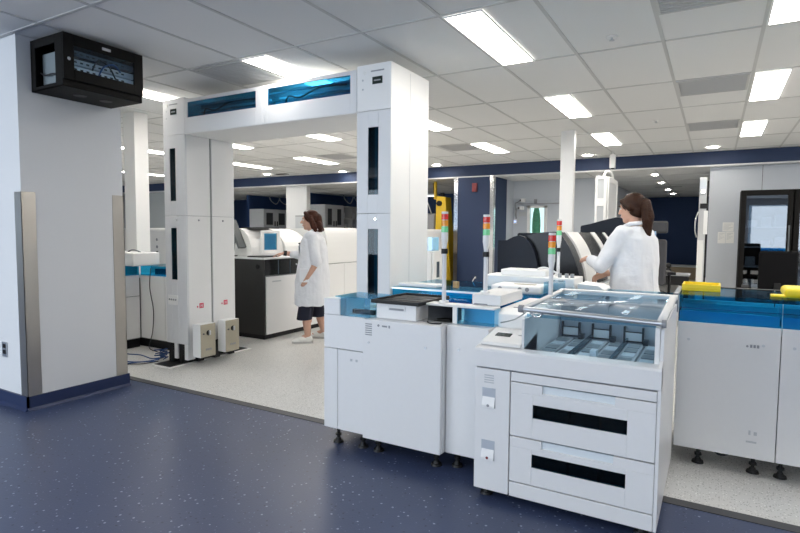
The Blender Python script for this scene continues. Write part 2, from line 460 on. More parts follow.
grille(-.37, .21, 3.30, 3.90, 'grey ceiling air vent nearest the camera, cut by the top edge of the photo')
grille(-.37, .21, 5.69, 6.28, 'grey square ceiling air vent beside the right middle ceiling light')
grille(-.37, .21, 7.88, 8.45, 'grey square ceiling air vent furthest back on the right')
grille(-4.0, -3.45, 3.29, 3.86, 'grey ceiling air vent just above the gate bridge')
grille(-3.98, -3.45, 8.10, 8.68, 'grey ceiling air vent behind the right tower of the gate')
grille(-6.5, -5.9, 8.10, 8.68, 'grey ceiling air vent seen through the gate')
def downlight(x, y, z, label, r=.075):
    d = thing('downlight', label, 'downlight', (x, y, z - .012), 'round downlights')
    ring = MB(); n = 20
    R0 = [(x + r * 1.25 * math.cos(2 * math.pi * i / n), y + r * 1.25 * math.sin(2 * math.pi * i / n), z - .005) for i in range(n)]
    R1 = [(x + r * math.cos(2 * math.pi * i / n), y + r * math.sin(2 * math.pi * i / n), z - .012) for i in range(n)]
    ring.loft([R0, R1], cap=False); ring.build('trim_ring', [M['white2']], d)
    MB().cyl((x, y, z - .010), (x, y, z - .007), r, n=20).build('lamp', [M['down']], d)
for x, y, l in [(-.09, 10.2, 'round lit downlight on the right just before the navy soffit'), (-2.04, 10.25, 'round lit downlight beside the white centre column'), (-5.11, 10.35, 'round lit downlight near the yellow robot bay'), (-7.64, 10.5, 'round lit downlight seen through the gate on its right'), (-9.69, 10.15, 'round lit downlight seen through the gate on its left')]:
    downlight(x, y, H, l, .08)
for k, (x, y) in enumerate([(-1.07, 11.8), (-1.11, 13.75), (-1.12, 16.0), (-1.11, 17.7)]):
    downlight(x, y, 2.506, 'round corridor downlight, %s in the receding line' % ['nearest', 'second', 'third', 'furthest'][k], .055)
solo(MB().box(-1.35, -.75, 14.9, 15.1, 2.498, 2.505), 'slot_vent', 'dark slot air vent in the corridor ceiling', 'air vent', [M['grille']])
solo(MB().box(-9.5, -9.15, 10.2, 10.35, H - .015, H - .005), 'slot_vent', 'small dark slot vent in the ceiling before the navy soffit at left', 'air vent', [M['black']])
for x, y, l in [(-.69, 4.18, 'small ceiling sprinkler head above the drawer unit'), (-.69, 7.5, 'small ceiling sprinkler head further back over the operator')]:
    s = thing('sprinkler', l, 'sprinkler', (x, y, H - .04))
    MB().cyl((x, y, H - .012), (x, y, H - .0055), .035, .04).build('escutcheon', [M['white2']], s)
    MB().cyl((x, y, H - .03), (x, y, H - .012), .007).cyl((x, y, H - .034), (x, y, H - .03), .018).build('head', [M['alu']], s)
s = thing('ceiling_sensor', 'small white box hanging from the ceiling in front of the navy soffit', 'sensor', (-1.55, 10.0, 2.45))
MB().box(-1.62, -1.53, 9.95, 10.05, 2.47, 2.70).build('housing', [M['white2']], s, .006)
MB().cyl((-1.575, 10, 2.70), (-1.575, 10, H - .005), .012).build('stem', [M['white2']], s)
MB().cyl((-1.575, 10, 2.45), (-1.575, 10, 2.47), .03).build('lens', [M['black']], s)
# ---------------------------------------------------------------- network cabinet on the pier
n = thing('network_cabinet', 'black wall-mounted network cabinet with glass door high on the left pier', 'network cabinet', (-4.2, 2.48, 2.36))
x0, x1, y0, y1, z0, z1 = -4.398, -3.985, 2.175, 2.785, 2.36, 2.728
t = .012
m = MB()
m.box(x0, x1, y0, y1, z1 - t, z1)                      # top
m.box(x0, x1, y1 - t, y1, z0, z1 - t)                  # far side
m.box(x0, x0 + t, y0, y1 - t, z0, z1 - t)              # back
# near side frame with its opening
m.box(x0 + t, x0 + .06, y0, y0 + t, z0, z1 - t); m.box(x1 - .09, x1, y0, y0 + t, z0, z1 - t)
m.box(x0 + .06, x1 - .09, y0, y0 + t, z0, z0 + .03); m.box(x0 + .06, x1 - .09, y0, y0 + t, z1 - .06, z1 - t)
# bottom with two round knockouts
m.box(x0, x1, y0, y1, z0, z0 + t)
m.box(x1 - .03, x1, y0 + t, y1 - t, z0 + t, z0 + .05)
m.build('case', [M['blackmetal']], n, .003)
for yy in (2.40, 2.60):
    MB().cyl((-4.17, yy, z0 - .004), (-4.17, yy, z0 - .0005), .045, n=20).build('knockout', [M['black']], n)
d = MB(); xd0, xd1 = x1 + .001, x1 + .018; zw0, zw1 = z0 + .125, z1 - .075; yw0, yw1 = y0 + .075, y1 - .075
d.box(xd0, xd1, y0, yw0, z0 + .05, z1); d.box(xd0, xd1, yw1, y1, z0 + .05, z1)
d.box(xd0, xd1, yw0, yw1, z0 + .05, zw0); d.box(xd0, xd1, yw0, yw1, zw1, z1)
door = d.build('door', [M['blackmetal']], n, .003)
bx(xd0 + .006, xd0 + .010, yw0, yw1, zw0, zw1).build('door_glass', [M['clear']], door)
MB().cyl((xd1, y0 + .035, 2.55), (xd1 + .006, y0 + .035, 2.55), .012).build('lock', [M['chrome']], door)
bx(xd1, xd1 + .002, 2.455, 2.52, z1 - .05, z1 - .03).build('badge', [M['alu']], door)
for z, mm in ((2.505, 'offwhite'), (2.555, 'bin'), (2.615, 'trackdark')):
    p = bx(x1 - .08, x1 - .035, y0 + .05, y1 - .05, z - .02, z + .02).build('rack_unit', [M[mm]], n)
    q = MB()
    for k in range(9): q.box(x1 - .034, x1 - .031, y0 + .10 + k * .045, y0 + .12 + k * .045, z - .006, z + .004)
    q.build('port', [M['black' if mm != 'traydark' else 'tracksteel']], p)
bx(x0 + .05, x0 + .30, y0 + .06, y0 + .07, z0 + .06, z1 - .09).build('side_panel', [M['traygrey']], n)
MB().box(x1 - .115, x1 - .09, y0 + .03, y0 + .05, 2.42, 2.45, m=0).box(x1 - .115, x1 - .09, y0 + .03, y0 + .05, 2.47, 2.50).box(x1 - .115, x1 - .09, y0 + .03, y0 + .05, 2.52, 2.62).build('terminal_block', [M['paper']], n)
MB().tube([(x0 + .06, y0 + .04, 2.50), (x0 + .14, y0 + .03, 2.47), (x0 + .22, y0 + .035, 2.475), (x1 - .10, y0 + .04, 2.46)], .006).build('cable', [M['cablek']], n)
MB().tube([(x1 - .02, 2.40, 2.52), (x1 - .012, 2.44, 2.60), (x1 - .012, 2.52, 2.58), (x1 - .02, 2.58, 2.50)], .006).build('cable', [M['cablek']], n)
MB().tube([(x1 - .02, 2.44, 2.47), (x1 - .012, 2.48, 2.56), (x1 - .012, 2.56, 2.60), (x1 - .02, 2.62, 2.56)], .006).build('cable', [M['cableb']], n)

# ---------------------------------------------------------------- the gate
YG, YH = 3.60, 4.22
g = thing('transport_gate', 'tall white gate-shaped sample transport bridge with two towers and blue windows', 'sample transporter', (-3.5, 3.9, 0))
def rect_frame(mb, axis, a0, a1, u0, u1, z0, z1, wu0, wu1, wz0, wz1, m=0):
    """a panel a0..a1 thick with a window; axis y: u is x"""
    B = (lambda p, q, r, s: mb.box(p, q, a0, a1, r, s, m=m)) if axis == 'y' else (lambda p, q, r, s: mb.box(a0, a1, p, q, r, s, m=m))
    B(u0, wu0, z0, z1); B(wu1, u1, z0, z1); B(wu0, wu1, z0, wz0); B(wu0, wu1, wz1, z1)
def tower(xa, xb, right):
    body = MB(); body.box(xa + .02, xb - .02, YG + .12, YH - .01, .22, 2.60)
    tw = body.build('tower', [M['core']], g)
    # front panels
    wx0, wx1 = (xa + .105, xa + .20) if right else (xa + .09, xa + .175)
    for nm, z0, z1, wz0, wz1 in (('front_panel', 1.500, 2.289, 1.645, 2.165), ('front_panel', .21, 1.497, .858, 1.377)):
        mb = MB(); rect_frame(mb, 'y', YG, YG + .02, xa, xb - .002, z0, z1, wx0, wx1, wz0, wz1)
        pn = mb.build(nm, [M['offwhite']], tw, .002)
        bx(wx0, wx1, YG + .005, YG + .010, wz0, wz1).build('window', [M['tealglass']], tw)
        q = MB(); q.box(wx0 + .03, wx0 + .055, YG + .05, YG + .075, wz0 - .05, wz1 + .05, m=0); q.box(wx0 + .075, wx0 + .085, YG + .03, YG + .09, wz0 - .05, wz1 + .05, m=1)
        q.build('lift_rail', [M['tracksteel'], M['cableb']], tw)
    for z in (1.455,):
        MB().cyl(((xa + xb) / 2 + .02, YG - .004, z), ((xa + xb) / 2 + .02, YG, z), .009).build('lock', [M['chrome']], tw)
    # inner + outer side skins, split in two
    for sx, dx in ((xb - .002, .02), (xa - .018, .02)):
        for (p, q) in ((YG + .001, 3.8995), (3.9025, YH)):
            for (z0, z1) in ((1.500, 2.289), (.21, 1.497)):
                bx(sx - .018 if sx > xa + .1 else xa, sx if sx > xa + .1 else xa + .018, p + .02, q, z0, z1).build('side_panel', [M['white2']], tw, .002)
    bx(xa + .02, xb - .02, YH - .01, YH + .005, .21, 2.29).build('rear_panel', [M['white2']], tw)
    if not right:
        for p in (3.75, 4.06):
            MB().cyl((xb - .002, p, 1.455), (xb + .003, p, 1.455), .009).build('lock', [M['chrome']], tw)
    # head block
    hb = MB(); hb.box(xa, xb, YG, YH, 2.292, 2.645)
    head = hb.build('head_block', [M['white2'] if right else M['offwhite']], tw, .004)
    return tw, head
TL, TR = (-4.83, -4.51), (-2.48, -2.17)
tl, hl = tower(*TL, False); tr_, hr = tower(*TR, True)
# little displays on the head blocks
for (xa, xb, tw, s) in ((TL[0], TL[1], tl, 0), (TR[0], TR[1], tr_, 1)):
    xm = xa + .19 if s else xa + .16
    bx(xm - .045, xm + .045, YG - .004, YG, 2.49, 2.545).build('display', [M['lcd']], tw)
    bx(xm - .03, xm + .03, YG - .005, YG - .004, 2.512, 2.522).build('readout', [M['print']], tw)
    bx(xm - .06, xm + .06, YG - .002, YG, 2.585, 2.595).build('marking', [M['print']], tw)
    for zz in (2.46, 2.53): MB().cyl((xa + .055, YG - .002, zz), (xa + .055, YG, zz), .008).build('screw', [M['printlight']], tw)
    MB().cyl((xa + .07, YG - .006, 2.585), (xa + .07, YG, 2.585), .014).build('button', [M['paper']], tw)
if 1:
    bx(TR[1] - .001, TR[1] + .003, YG + .003, YH + .004, .21, 2.643).build('outer_skin', [M['white2']], tr_)
    bx(TR[1] + .003, TR[1] + .0038, 3.898, 3.902, .22, 2.62).build('seam', [M['printlight']], tr_)
# bridge
br = MB(); br.box(TL[1] + .004, TR[0] - .004, YG + .25, YH - .02, 2.292, 2.62, m=0); br.box(TL[1] + .004, TR[0] - .004, YG + .005, YH, 2.288, 2.31, m=1); br.box(TL[1] + .004, TR[0] - .004, YG + .24, YH, 2.60, 2.622, m=1); br.box(TL[1] + .004, TR[0] - .004, YG + .20, YG + .249, 2.311, 2.60, m=2)
bridge = br.build('bridge', [M['trackdark'], M['white2'], M['traygrey']], g)
xm0, xm1 = -3.50, -3.455
for (a, b, wa, wb) in ((TL[1] + .004, xm0, -4.465, -3.565), (xm1, TR[0] - .004, -3.425, -2.545)):
    mb = MB(); rect_frame(mb, 'y', YG, YG + .02, a, b, 2.292, 2.622, wa, wb, 2.445, 2.59)
    mb.build('bridge_panel', [M['offwhite']], bridge, .002)
    bx(wa, wb, YG + .006, YG + .010, 2.445, 2.59).build('bridge_window', [M['bluedeep']], bridge)
    rl = MB(); rl.box(a + .03, b - .03, YG + .10, YG + .12, 2.47, 2.49); rl.box(a + .03, b - .03, YG + .15, YG + .17, 2.53, 2.545); rl.box(a + .03, b - .03, YG + .06, YG + .08, 2.56, 2.57)
    rl.build('conveyor_rail', [M['tracksteel']], bridge)
    k = MB(); k.tube([(wa + .12, YG + .09, 2.44), (wa + .18, YG + .07, 2.52), (wa + .3, YG + .08, 2.50), (wa + .5, YG + .09, 2.56), (wb - .1, YG + .09, 2.55)], .007)
    k.build('hose', [M['black']], bridge)
bx(xm0 + .004, xm1 - .004, YG - .002, YG + .02, 2.292, 2.622).build('bridge_mullion', [M['offwhite']], bridge, .002)
# base plate, feet and skirts under the left tower
bx(-4.845, -4.58, 3.42, 4.52, .0005, .008).build('base_plate', [M['white2']], g)
bx(-4.84, -4.60, 3.45, 4.48, .008, .012).build('base_mat', [M['black']], g)
for i, (xa, mm) in enumerate(((-4.82, 'black'), (-4.735, 'white2'), (-4.665, 'black'), (-4.58, 'white2'))):
    w = .07 if mm == 'black' else .05
    bx(xa, xa + w, YG + .01, YG + .10, .012 if mm == 'black' else .05, .215).build('foot' if mm == 'black' else 'skirt', [M[mm]], g, .003)
for yy in (3.74, 3.95, 4.15):
    bx(-4.60, -4.53, yy, yy + .07, .012, .215).build('foot', [M['black']], g, .003)
for yy in (3.80, 4.08):
    bx(-4.72, -4.64, yy, yy + .09, .012, .23).build('foot', [M['black']], g)
bx(-2.44, -2.22, 3.66, 4.18, .0005, .225).build('foot', [M['black']], g)
# control boxes on the inner face
for (p, q) in ((3.60, 3.785), (3.915, 4.10)):
    cb = bx(-4.445, -4.333, p, q, .10, .43).build('control_box', [M['white2']], g, .003)
    bx(-4.333, -4.328, p + .003, q - .003, .103, .427).build('cover', [M['beige']], cb)
    MB().box(-4.5, -4.445, p + .05, q - .05, .2, .36).build('bracket', [M['black']], cb)
    cy = (p + q) / 2 + .005
    MB().cyl((-4.328, cy, .34), (-4.322, cy, .34), .026, n=18).build('switch_plate', [M['black']], cb)
    MB().box(-4.322, -4.310, cy - .006, cy + .016, .318, .362).build('switch_knob', [M['alu']], cb, .003)
    MB().cyl((-4.328, p + .035, .335), (-4.32, p + .035, .335), .008).build('lamp', [M['seam']], cb)
    r = MB()
    for k in range(3): r.box(-4.328, -4.326, cy - .035 + k * .026, cy - .017 + k * .026, .165, .185)
    r.build('plate_marking', [M['print']], cb)
# red hazard stickers
for p in (3.745, 4.06):
    st = bx(-4.5115, -4.5095, p, p + .05, .565, .615).build('hazard_sticker', [M['sticker']], g)
    MB().box(-4.509, -4.5085, p + .012, p + .018, .572, .605).box(-4.509, -4.5085, p + .03, p + .036, .572, .605).box(-4.509, -4.5085, p + .018, p + .03, .590, .595).build('sticker_marking', [M['paper']], st)
    bx(-4.5115, -4.5095, p - .03, p - .018, .575, .59).build('arrow_mark', [M['sticker']], g)
# small inlet plate on the front of the left tower
ip = bx(-4.80, -4.65, YG - .004, YG, .60, .70).build('inlet_plate', [M['white2']], g, .002)
for k in range(4): MB().cyl((-4.775 + k * .032, YG - .010, .655), (-4.775 + k * .032, YG - .004, .655), .009).build('inlet', [M['print']], ip)

# ---------------------------------------------------------------- cables on the floor by the gate
def cable(pts, r, mat, label):
    solo(MB().tube(pts, r, n=8), 'floor_cable', label, 'cable', [M[mat]])
cable([(-4.87, 3.52, .02), (-4.95, 3.40, .009), (-5.05, 3.30, .009), (-4.93, 3.16, .009), (-4.75, 3.10, .009), (-4.72, 3.02, .009), (-4.85, 2.98, .009)], .005, 'cablek', 'black cable trailing over the floor edge beside the pier')
cable([(-4.90, 3.55, .03), (-5.02, 3.44, .011), (-5.2, 3.36, .011), (-5.45, 3.42, .011), (-5.65, 3.30, .011)], .006, 'cableb', 'thick blue cable lying on the white floor left of the gate')
cable([(-4.92, 3.62, .04), (-5.05, 3.58, .012), (-5.3, 3.62, .012), (-5.5, 3.58, .012), (-5.68, 3.68, .012)], .006, 'cableb', 'blue cable looping to the base of the left cabinets')
cable([(-4.885, 3.50, .02), (-4.95, 3.36, .032), (-5.15, 3.22, .012), (-5.40, 3.10, .012), (-5.5, 3.0, .012)], .005, 'cableb', 'blue cable curling towards the pier')
MBc = MB()
for k in range(9):
    a = k * 1.3; MBc.tube([(-4.95 + .05 * math.cos(a), 3.60 + .06 * math.sin(a), .02 + .012 * k), (-4.91 + .04 * math.cos(a + 2), 3.63 + .05 * math.sin(a + 2), .03 + .012 * k), (-4.93 + .05 * math.cos(a + 4), 3.6 + .06 * math.sin(a + 4), .02 + .012 * k)], .006)
solo(MBc, 'cable_bundle', 'tangled bundle of blue cables at the foot of the left tower', 'cables', [M['cableb']])
cable([(-5.52, 3.915, .92), (-5.52, 3.90, .7), (-5.45, 3.89, .45), (-5.46, 3.88, .2), (-5.5, 3.86, .03), (-5.3, 3.82, .01)], .005, 'cablek', 'thin dark cable hanging down the left rear cabinet')
# ---------------------------------------------------------------- helpers for track modules
def levelling_foot(x, y, z1, parent):
    m = MB(); m.cyl((x, y, 0), (x, y, .012), .034, .030); m.cyl((x, y, .012), (x, y, .03), .022, .014); m.cyl((x, y, .03), (x, y, z1), .010)
    m.cyl((x, y, .045), (x, y, .058), .020, n=6)
    return m.build('levelling_foot', [M['black']], parent)
# ---------------------------------------------------------------- track corner left of the gate
t = thing('sample_track', 'white sample track cabinet with blue cover partly hidden behind the left pier', 'sample track', (-6.0, 3.45, 0))
bx(-6.35, -5.745, 2.95, 3.92, .1, .80).build('body', [M['core']], t)
ys = [2.95, 3.28, 3.60, 3.92]
for a, b in zip(ys, ys[1:]):
    bx(-5.745, -5.733, a + .003, b - .003, .11, .59).build('door', [M['white2']], t, .002)
    bx(-5.745, -5.733, a + .003, b - .003, .597, .83).build('upper_panel', [M['white2']], t, .002)
bx(-6.35, -5.745, 2.95, 3.92, .80, .835).build('deck', [M['tracksteel']], t)
bx(-6.35, -5.75, 2.95, 3.92, 0, .1).build('plinth', [M['black']], t)
bx(-5.742, -5.736, 2.95, 3.92, .836, .945).build('front_cover', [M['blue']], t)
bx(-6.3, -5.736, 2.95, 3.92, .945, .950).build('top_cover', [M['bluetop']], t)
bx(-6.1, -6.0, 2.96, 3.90, .836, .88).build('rail', [M['trackdark']], t)
t = thing('sample_track', 'white sample track cabinet with blue cover running behind into the left gate tower', 'sample track', (-5.3, 4.2, 0))
bx(-5.93, -4.85, 3.945, 4.45, .1, .80).build('body', [M['core']], t)
for a, b in ((-5.733, -5.30), (-5.294, -4.85)):
    bx(a, b, 3.93, 3.944, .11, .83).build('door', [M['white2']], t, .002)
bx(-5.93, -4.85, 3.945, 4.45, .80, .835).build('deck', [M['tracksteel']], t)
bx(-5.93, -4.85, 3.97, 4.45, 0, .1).build('plinth', [M['black']], t)
bx(-5.73, -4.85, 3.935, 3.940, .836, .945).build('front_cover', [M['blue']], t)
bx(-5.73, -4.85, 3.935, 4.40, .945, .950).build('top_cover', [M['bluetop']], t)
bx(-5.7, -4.86, 4.1, 4.18, .836, .90).build('rail', [M['trackdark']], t)
bx(-5.35, -5.0, 4.0, 4.02, .84, .93).build('carrier', [M['cableb']], t)
b = thing('instrument_cover', 'low white instrument cover on the blue track beside the left pier', 'instrument', (-6.0, 4.2, .951))
bx(-6.25, -5.55, 3.72, 4.06, .951, 1.10).build('housing', [M['white2']], b, .015, 3)
MB().tube([(-5.9, 3.9, 1.10), (-5.8, 3.88, 1.125), (-5.75, 3.9, 1.12), (-5.7, 3.92, 1.10)], .008).build('cable', [M['print']], b)
b = thing('sample_analyzer', 'tall white instrument between the white column and the left gate tower', 'analyzer', (-7.0, 5.4, 0))
bx(-7.7, -6.3, 4.9, 5.9, .08, 1.38).build('housing', [M['white2']], b, .04, 4)
bx(-7.65, -6.35, 4.95, 5.85, 0, .08).build('plinth', [M['black']], b)
for z in (1.22, 1.12): MB().cyl((-6.75, 4.893, z), (-6.75, 4.9, z), .02).build('knob', [M['print']], b)
bx(-6.77, -6.73, 4.893, 4.9, .96, 1.06).build('handle', [M['black']], b)
b = thing('bench_monitor', 'grey slab of a bench monitor seen past the white column at left', 'monitor', (-7.55, 4.65, 0))
bx(-7.75, -7.3, 4.6, 4.64, 1.1, 1.42).build('screen', [M['monback']], b, .005)
bx(-7.55, -7.5, 4.641, 4.7, .0, 1.3).build('stand', [M['print']], b)

# ---------------------------------------------------------------- black based analyzer row (woman stands in front)
a = thing('sample_analyzer', 'analyzer with charcoal end panel, white doors and blue tinted window beside the woman', 'analyzer', (-5.3, 5.5, 0))
XF, Y0, Y1 = -4.785, 4.945, 6.22
bx(-6.2, XF - .02, Y0 + .02, Y1, .06, .99).build('body', [M['core']], a)
bx(-6.2, XF, Y0, Y0 + .02, .06, 1.0).build('end_panel', [M['charcoal']], a, .003)
bx(-6.15, XF - .03, Y0 + .03, Y1, 0, .06).build('plinth', [M['black']], a)
bx(-6.25, XF + .005, Y0 - .005, Y1, 1.0, 1.02).build('deck', [M['offwhite']], a, .004)
bx(XF - .02, XF - .004, Y0 + .022, 5.9, .80, .998).build('fascia', [M['screen']], a)
for yy in (5.20, 5.42, 5.64):
    bx(XF - .004, XF - .002, yy, yy + .012, .81, .99).build('fascia_divider', [M['trackdark']], a)
MB().cyl((XF - .10, Y0 - .008, .91), (XF - .10, Y0, .91), .03, n=18).build('cable_port', [M['black']], a)
for k, (p, q) in enumerate(((Y0 + .03, 5.72), (5.726, Y1))):
    dd = bx(XF - .004, XF + .014, p, q, .065, .785).build('door', [M['white']], a, .004)
    MB().box(XF + .014, XF + .0155, p + .10, p + .26, .715, .73).build('lettering', [M['printlight']], dd)
    MB().cyl((XF + .014, q - .12, .72), (XF + .017, q - .12, .72), .014).build('door_lock', [M['alu']], dd)
# hood with its tinted window
def hood(y0, y1, xf, xb, z0, zt, xt, parent, name='hood'):
    prof = [(xb, z0), (xf, z0)]
    for i in range(9):
        u = i / 8 * math.pi / 2
        prof.append((xf - (xf - xt) * (1 - math.cos(u)), z0 + .06 + (zt - z0 - .06) * math.sin(u)))
    prof += [(xb, zt - .03)]
    return MB().prism(prof, 'y', y0, y1).build(name, [M['white2']], parent, .012, 3)
h1 = hood(5.11, 5.70, -5.16, -6.2, 1.021, 1.385, -5.4, a)
fr = MB(); rect_frame(fr, 'x', -5.16, -5.135, 5.27, 5.62, 1.06, 1.36, 5.32, 5.56, 1.10, 1.32)
fr.build('window_frame', [M['white2']], h1, .004)
bx(-5.15, -5.145, 5.32, 5.56, 1.10, 1.32).build('window', [M['bluemid']], h1)
MB().box(-5.158, -5.152, 5.33, 5.55, 1.11, 1.31, m=0).ball((-5.156, 5.47, 1.17), (.004, .05, .03), m=1).build('tray_detail', [M['bin'], M['trackdark']], h1)
bx(-5.45, -5.19, 5.22, 5.66, 1.386, 1.40).build('top_vent', [M['mesh']], h1)
h2 = hood(5.715, 6.20, -5.12, -6.2, 1.021, 1.385, -5.6, a)
# black tray + papers on deck
solo(MB().box(-5.12, -4.86, 5.00, 5.28, 1.021, 1.036, m=0).box(-5.10, -4.88, 5.02, 5.26, 1.036, 1.039, m=1), 'keyboard', 'flat black keyboard on the near end of the analyzer deck', 'keyboard', [M['black'], M['monback']], bevel=.003)
solo(MB().box(-5.05, -4.84, 5.66, 5.92, 1.021, 1.034), 'tablet', 'thin black tablet on the deck under the woman’s reaching hand'.replace('’', ''), 'tablet', [M['black']], bevel=.003)
mo = thing('monitor', 'tilted dark monitor on an arm at the near end of the white analyzer', 'monitor', (-5.40, 5.04, 1.021))
R = Matrix.Rotation(math.radians(-28), 4, 'Y')
pm = MB().box(-.02, .02, -.03, .09, -.20, .20)
for v in pm.v:
    q = R @ v; v.x, v.y, v.z = q.x - 5.33, q.y + 5.0, q.z + 1.31
pm.build('screen', [M['monback']], mo, .005)
MB().cyl((-5.42, 5.04, 1.021), (-5.42, 5.04, 1.035), .06).cyl((-5.42, 5.04, 1.035), (-5.36, 5.03, 1.28), .015).build('arm', [M['monback']], mo)
# second analyzer, runs on behind the woman to the right tower
a2 = thing('sample_analyzer', 'long plain white analyzer behind the woman, running towards the right gate tower', 'analyzer', (-5.3, 7.9, 0))
bx(-6.2, -4.80, 6.24, 10.2, .06, .885).build('body', [M['core']], a2)
bx(-6.1, -4.83, 6.24, 10.2, 0, .06).build('plinth', [M['black']], a2)
for p, q in ((6.24, 6.62), (6.626, 6.98), (6.986, 7.9), (7.906, 9.0), (9.006, 10.2)):
    bx(-4.80, -4.785, p, q, .065, .88).build('door', [M['white']], a2, .004)
hood(6.24, 10.2, -4.80, -6.2, .887, 1.405, -4.9, a2)
# white instrument with a dark slot behind the right tower
w = thing('sample_analyzer', 'white instrument with a dark slot just right of the right gate tower', 'analyzer', (-2.6, 5.4, 0))
m = MB(); rect_frame(m, 'x', -2.57, -2.55, 5.12, 5.36, .1, 1.155, 5.20, 5.28, .87, 1.04)
m.build('side_panel', [M['white2']], w, .006)
bx(-3.1, -2.571, 5.1, 5.36, .1, 1.155).build('housing', [M['white2']], w, .01)
bx(-2.57, -2.56, 5.19, 5.29, .865, 1.045).build('slot', [M['trackdark']], w)
bx(-3.05, -2.6, 5.14, 5.32, 0, .1).build('plinth', [M['black']], w)
bx(-2.70, -2.58, 5.14, 5.3, 1.156, 1.30).build('blue_cover', [M['bluelight']], w)

# ---------------------------------------------------------------- wall cabinets far behind at the left
struct('wall_left_partition', bx(-13.32, -13.20, 13.0, 15.0, 0, 2.505), [M['navydark']])
struct('wall_mid_partition', bx(-10.82, -10.70, 13.0, 15.0, 0, 2.505), [M['navydark']])
def wall_cab(xb, xf, y0, y1, z0, z1, label):
    c = thing('wall_cabinet', label, 'cabinet', ((xb + xf) / 2, (y0 + y1) / 2, z0), 'wall cabinets')
    bx(xb, xf, y0, y1, z0, z1).build('box', [M['cab']], c)
    w = (y1 - y0) / 2
    for k in range(2):
        p, q = y0 + w * k + .006, y0 + w * (k + 1) - .006
        m = MB(); rect_frame(m, 'x', xf + .001, xf + .025, p, q, z0 + .01, z1 - .01, p + .12, q - .12, z0 + .14, z1 - .12)
        d = m.build('door', [M['cab']], c)
        bx(xf + .005, xf + .012, p + .12, q - .12, z0 + .14, z1 - .12).build('door_pane', [M['mesh']], d)
        hy = q - .05 if k == 0 else p + .05
        bx(xf + .026, xf + .05, hy - .012, hy + .012, z0 + .10, z0 + .26).build('handle', [M['black']], d)
wall_cab(-13.19, -12.6, 13.0, 14.14, 1.40, 2.05, 'far white wall cabinet with two glazed doors left of the white pillar')
wall_cab(-10.69, -10.12, 13.0, 13.95, 1.40, 2.15, 'far white wall cabinet with two glazed doors behind the head of the auburn-haired person')
c = thing('wall_shelf_unit', 'far open white shelf unit between the glazed cabinet and the right gate tower', 'shelf', (-10.4, 14.5, 1.40))
m = MB(); m.box(-10.69, -10.66, 13.96, 14.99, 1.40, 2.13)
for z in (1.40, 1.74, 2.11): m.box(-10.66, -10.15, 13.96, 14.99, z, z + .03)
for y in (13.96, 14.47, 14.95): m.box(-10.66, -10.15, y, y + .035, 1.43, 2.11)
m.build('carcass', [M['cab']], c)
for k, (y, z, l) in enumerate([(14.1, 1.43, 'lower far shelf, near end'), (14.3, 1.43, 'lower far shelf, beside the near end box'), (14.62, 1.43, 'lower far shelf, second bay'), (14.82, 1.43, 'lower far shelf, far end'), (14.15, 1.77, 'upper far shelf, near bay'), (14.7, 1.77, 'upper far shelf, far bay')]):
    solo(bx(-10.5, -10.25, y - .07, y + .07, z, z + .17), 'storage_box', 'pale storage box on the ' + l, 'box', [M['offwhite']], group='boxes on the far shelf')
solo(bx(-13.19, -12.75, 13.0, 14.1, 1.33, 1.375), 'wall_bracket_shelf', 'dark narrow shelf under the far left wall cabinet', 'shelf', [M['black']])
for (xs, y, l) in (((-12.9, -12.75, -12.6), 13.6, 'far left wall cabinet'), ((-10.3, -10.1, -9.9), 14.2, 'far open shelf')):
    for j, x in enumerate(xs):
        solo(MB().tube([(x, y + j * .3, 2.5), (x + .05, y + j * .3 + .05, 2.34), (x + .1, y + j * .3 + .22, 2.24), (x + .1, y + j * .3 + .36, 2.36), (x + .1, y + j * .3 + .42, 2.5)], .016), 'ceiling_hose', ['nearest', 'middle', 'furthest'][j] + ' looping pale hose hanging from the ceiling above the ' + l, 'hose', [M['hose']], group='hanging hoses')
pn = thing('wall_notice', 'pale notice sheet on the white pillar behind the woman', 'notice', (-9.25, 10.89, 1.42))
bx(-9.42, -9.10, 10.885, 10.895, 1.42, 1.72).build('sheet', [M['printlight']], pn)
bx(-9.42, -9.10, 10.883, 10.895, 1.72, 1.75).build('header', [M['print']], pn)
# ---------------------------------------------------------------- front left track modules
t = thing('track_module', 'narrow white module at the left end of the front line, with a blue covered well', 'sample handling module', (-1.98, 3.1, 0))
bx(-2.125, -1.83, 2.77, 3.42, .10, .80).build('body', [M['core']], t)
bx(-2.145, -1.833, 2.75, 2.77, .62, .83).build('upper_panel', [M['white']], t, .002)
m = MB().box(-2.145, -2.04, 2.75, 2.77, .10, .615).box(-2.036, -1.833, 2.75, 2.77, .10, .615)
m.build('lower_panel', [M['white']], t, .002)
bx(-2.145, -2.126, 2.77, 3.42, .10, .83).build('side_panel', [M['white']], t, .002)
bx(-2.145, -2.02, 2.75, 3.02, .831, .935).build('end_block', [M['white']], t, .004)
bx(-2.02, -1.83, 2.79, 3.42, .80, .832).build('well_floor', [M['tracksteel']], t)
bx(-2.02, -1.834, 2.77, 3.42, .795, .80).build('deck', [M['tracksteel']], t)
bx(-2.018, -1.80, 2.755, 2.760, .832, .945).build('front_cover', [M['bluelight']], t)
bx(-2.06, -1.80, 2.755, 3.02, .946, .952).build('top_cover', [M['bluemid']], t)
bx(-2.00, -1.84, 2.86, 2.89, .833, .86).build('belt', [M['black']], t)
bx(-2.018, -1.80, 3.01, 3.018, .833, .945).build('rear_cover', [M['bluelight']], t)
bx(-2.015, -2.005, 2.80, 3.005, .833, .94).build('inner_wall', [M['white2']], t)
MB().box(-1.94, -1.925, 2.748, 2.75, .55, .565).build('screw', [M['printlight']], t)
bx(-1.90, -1.885, 2.748, 2.75, .55, .565).build('screw', [M['printlight']], t)
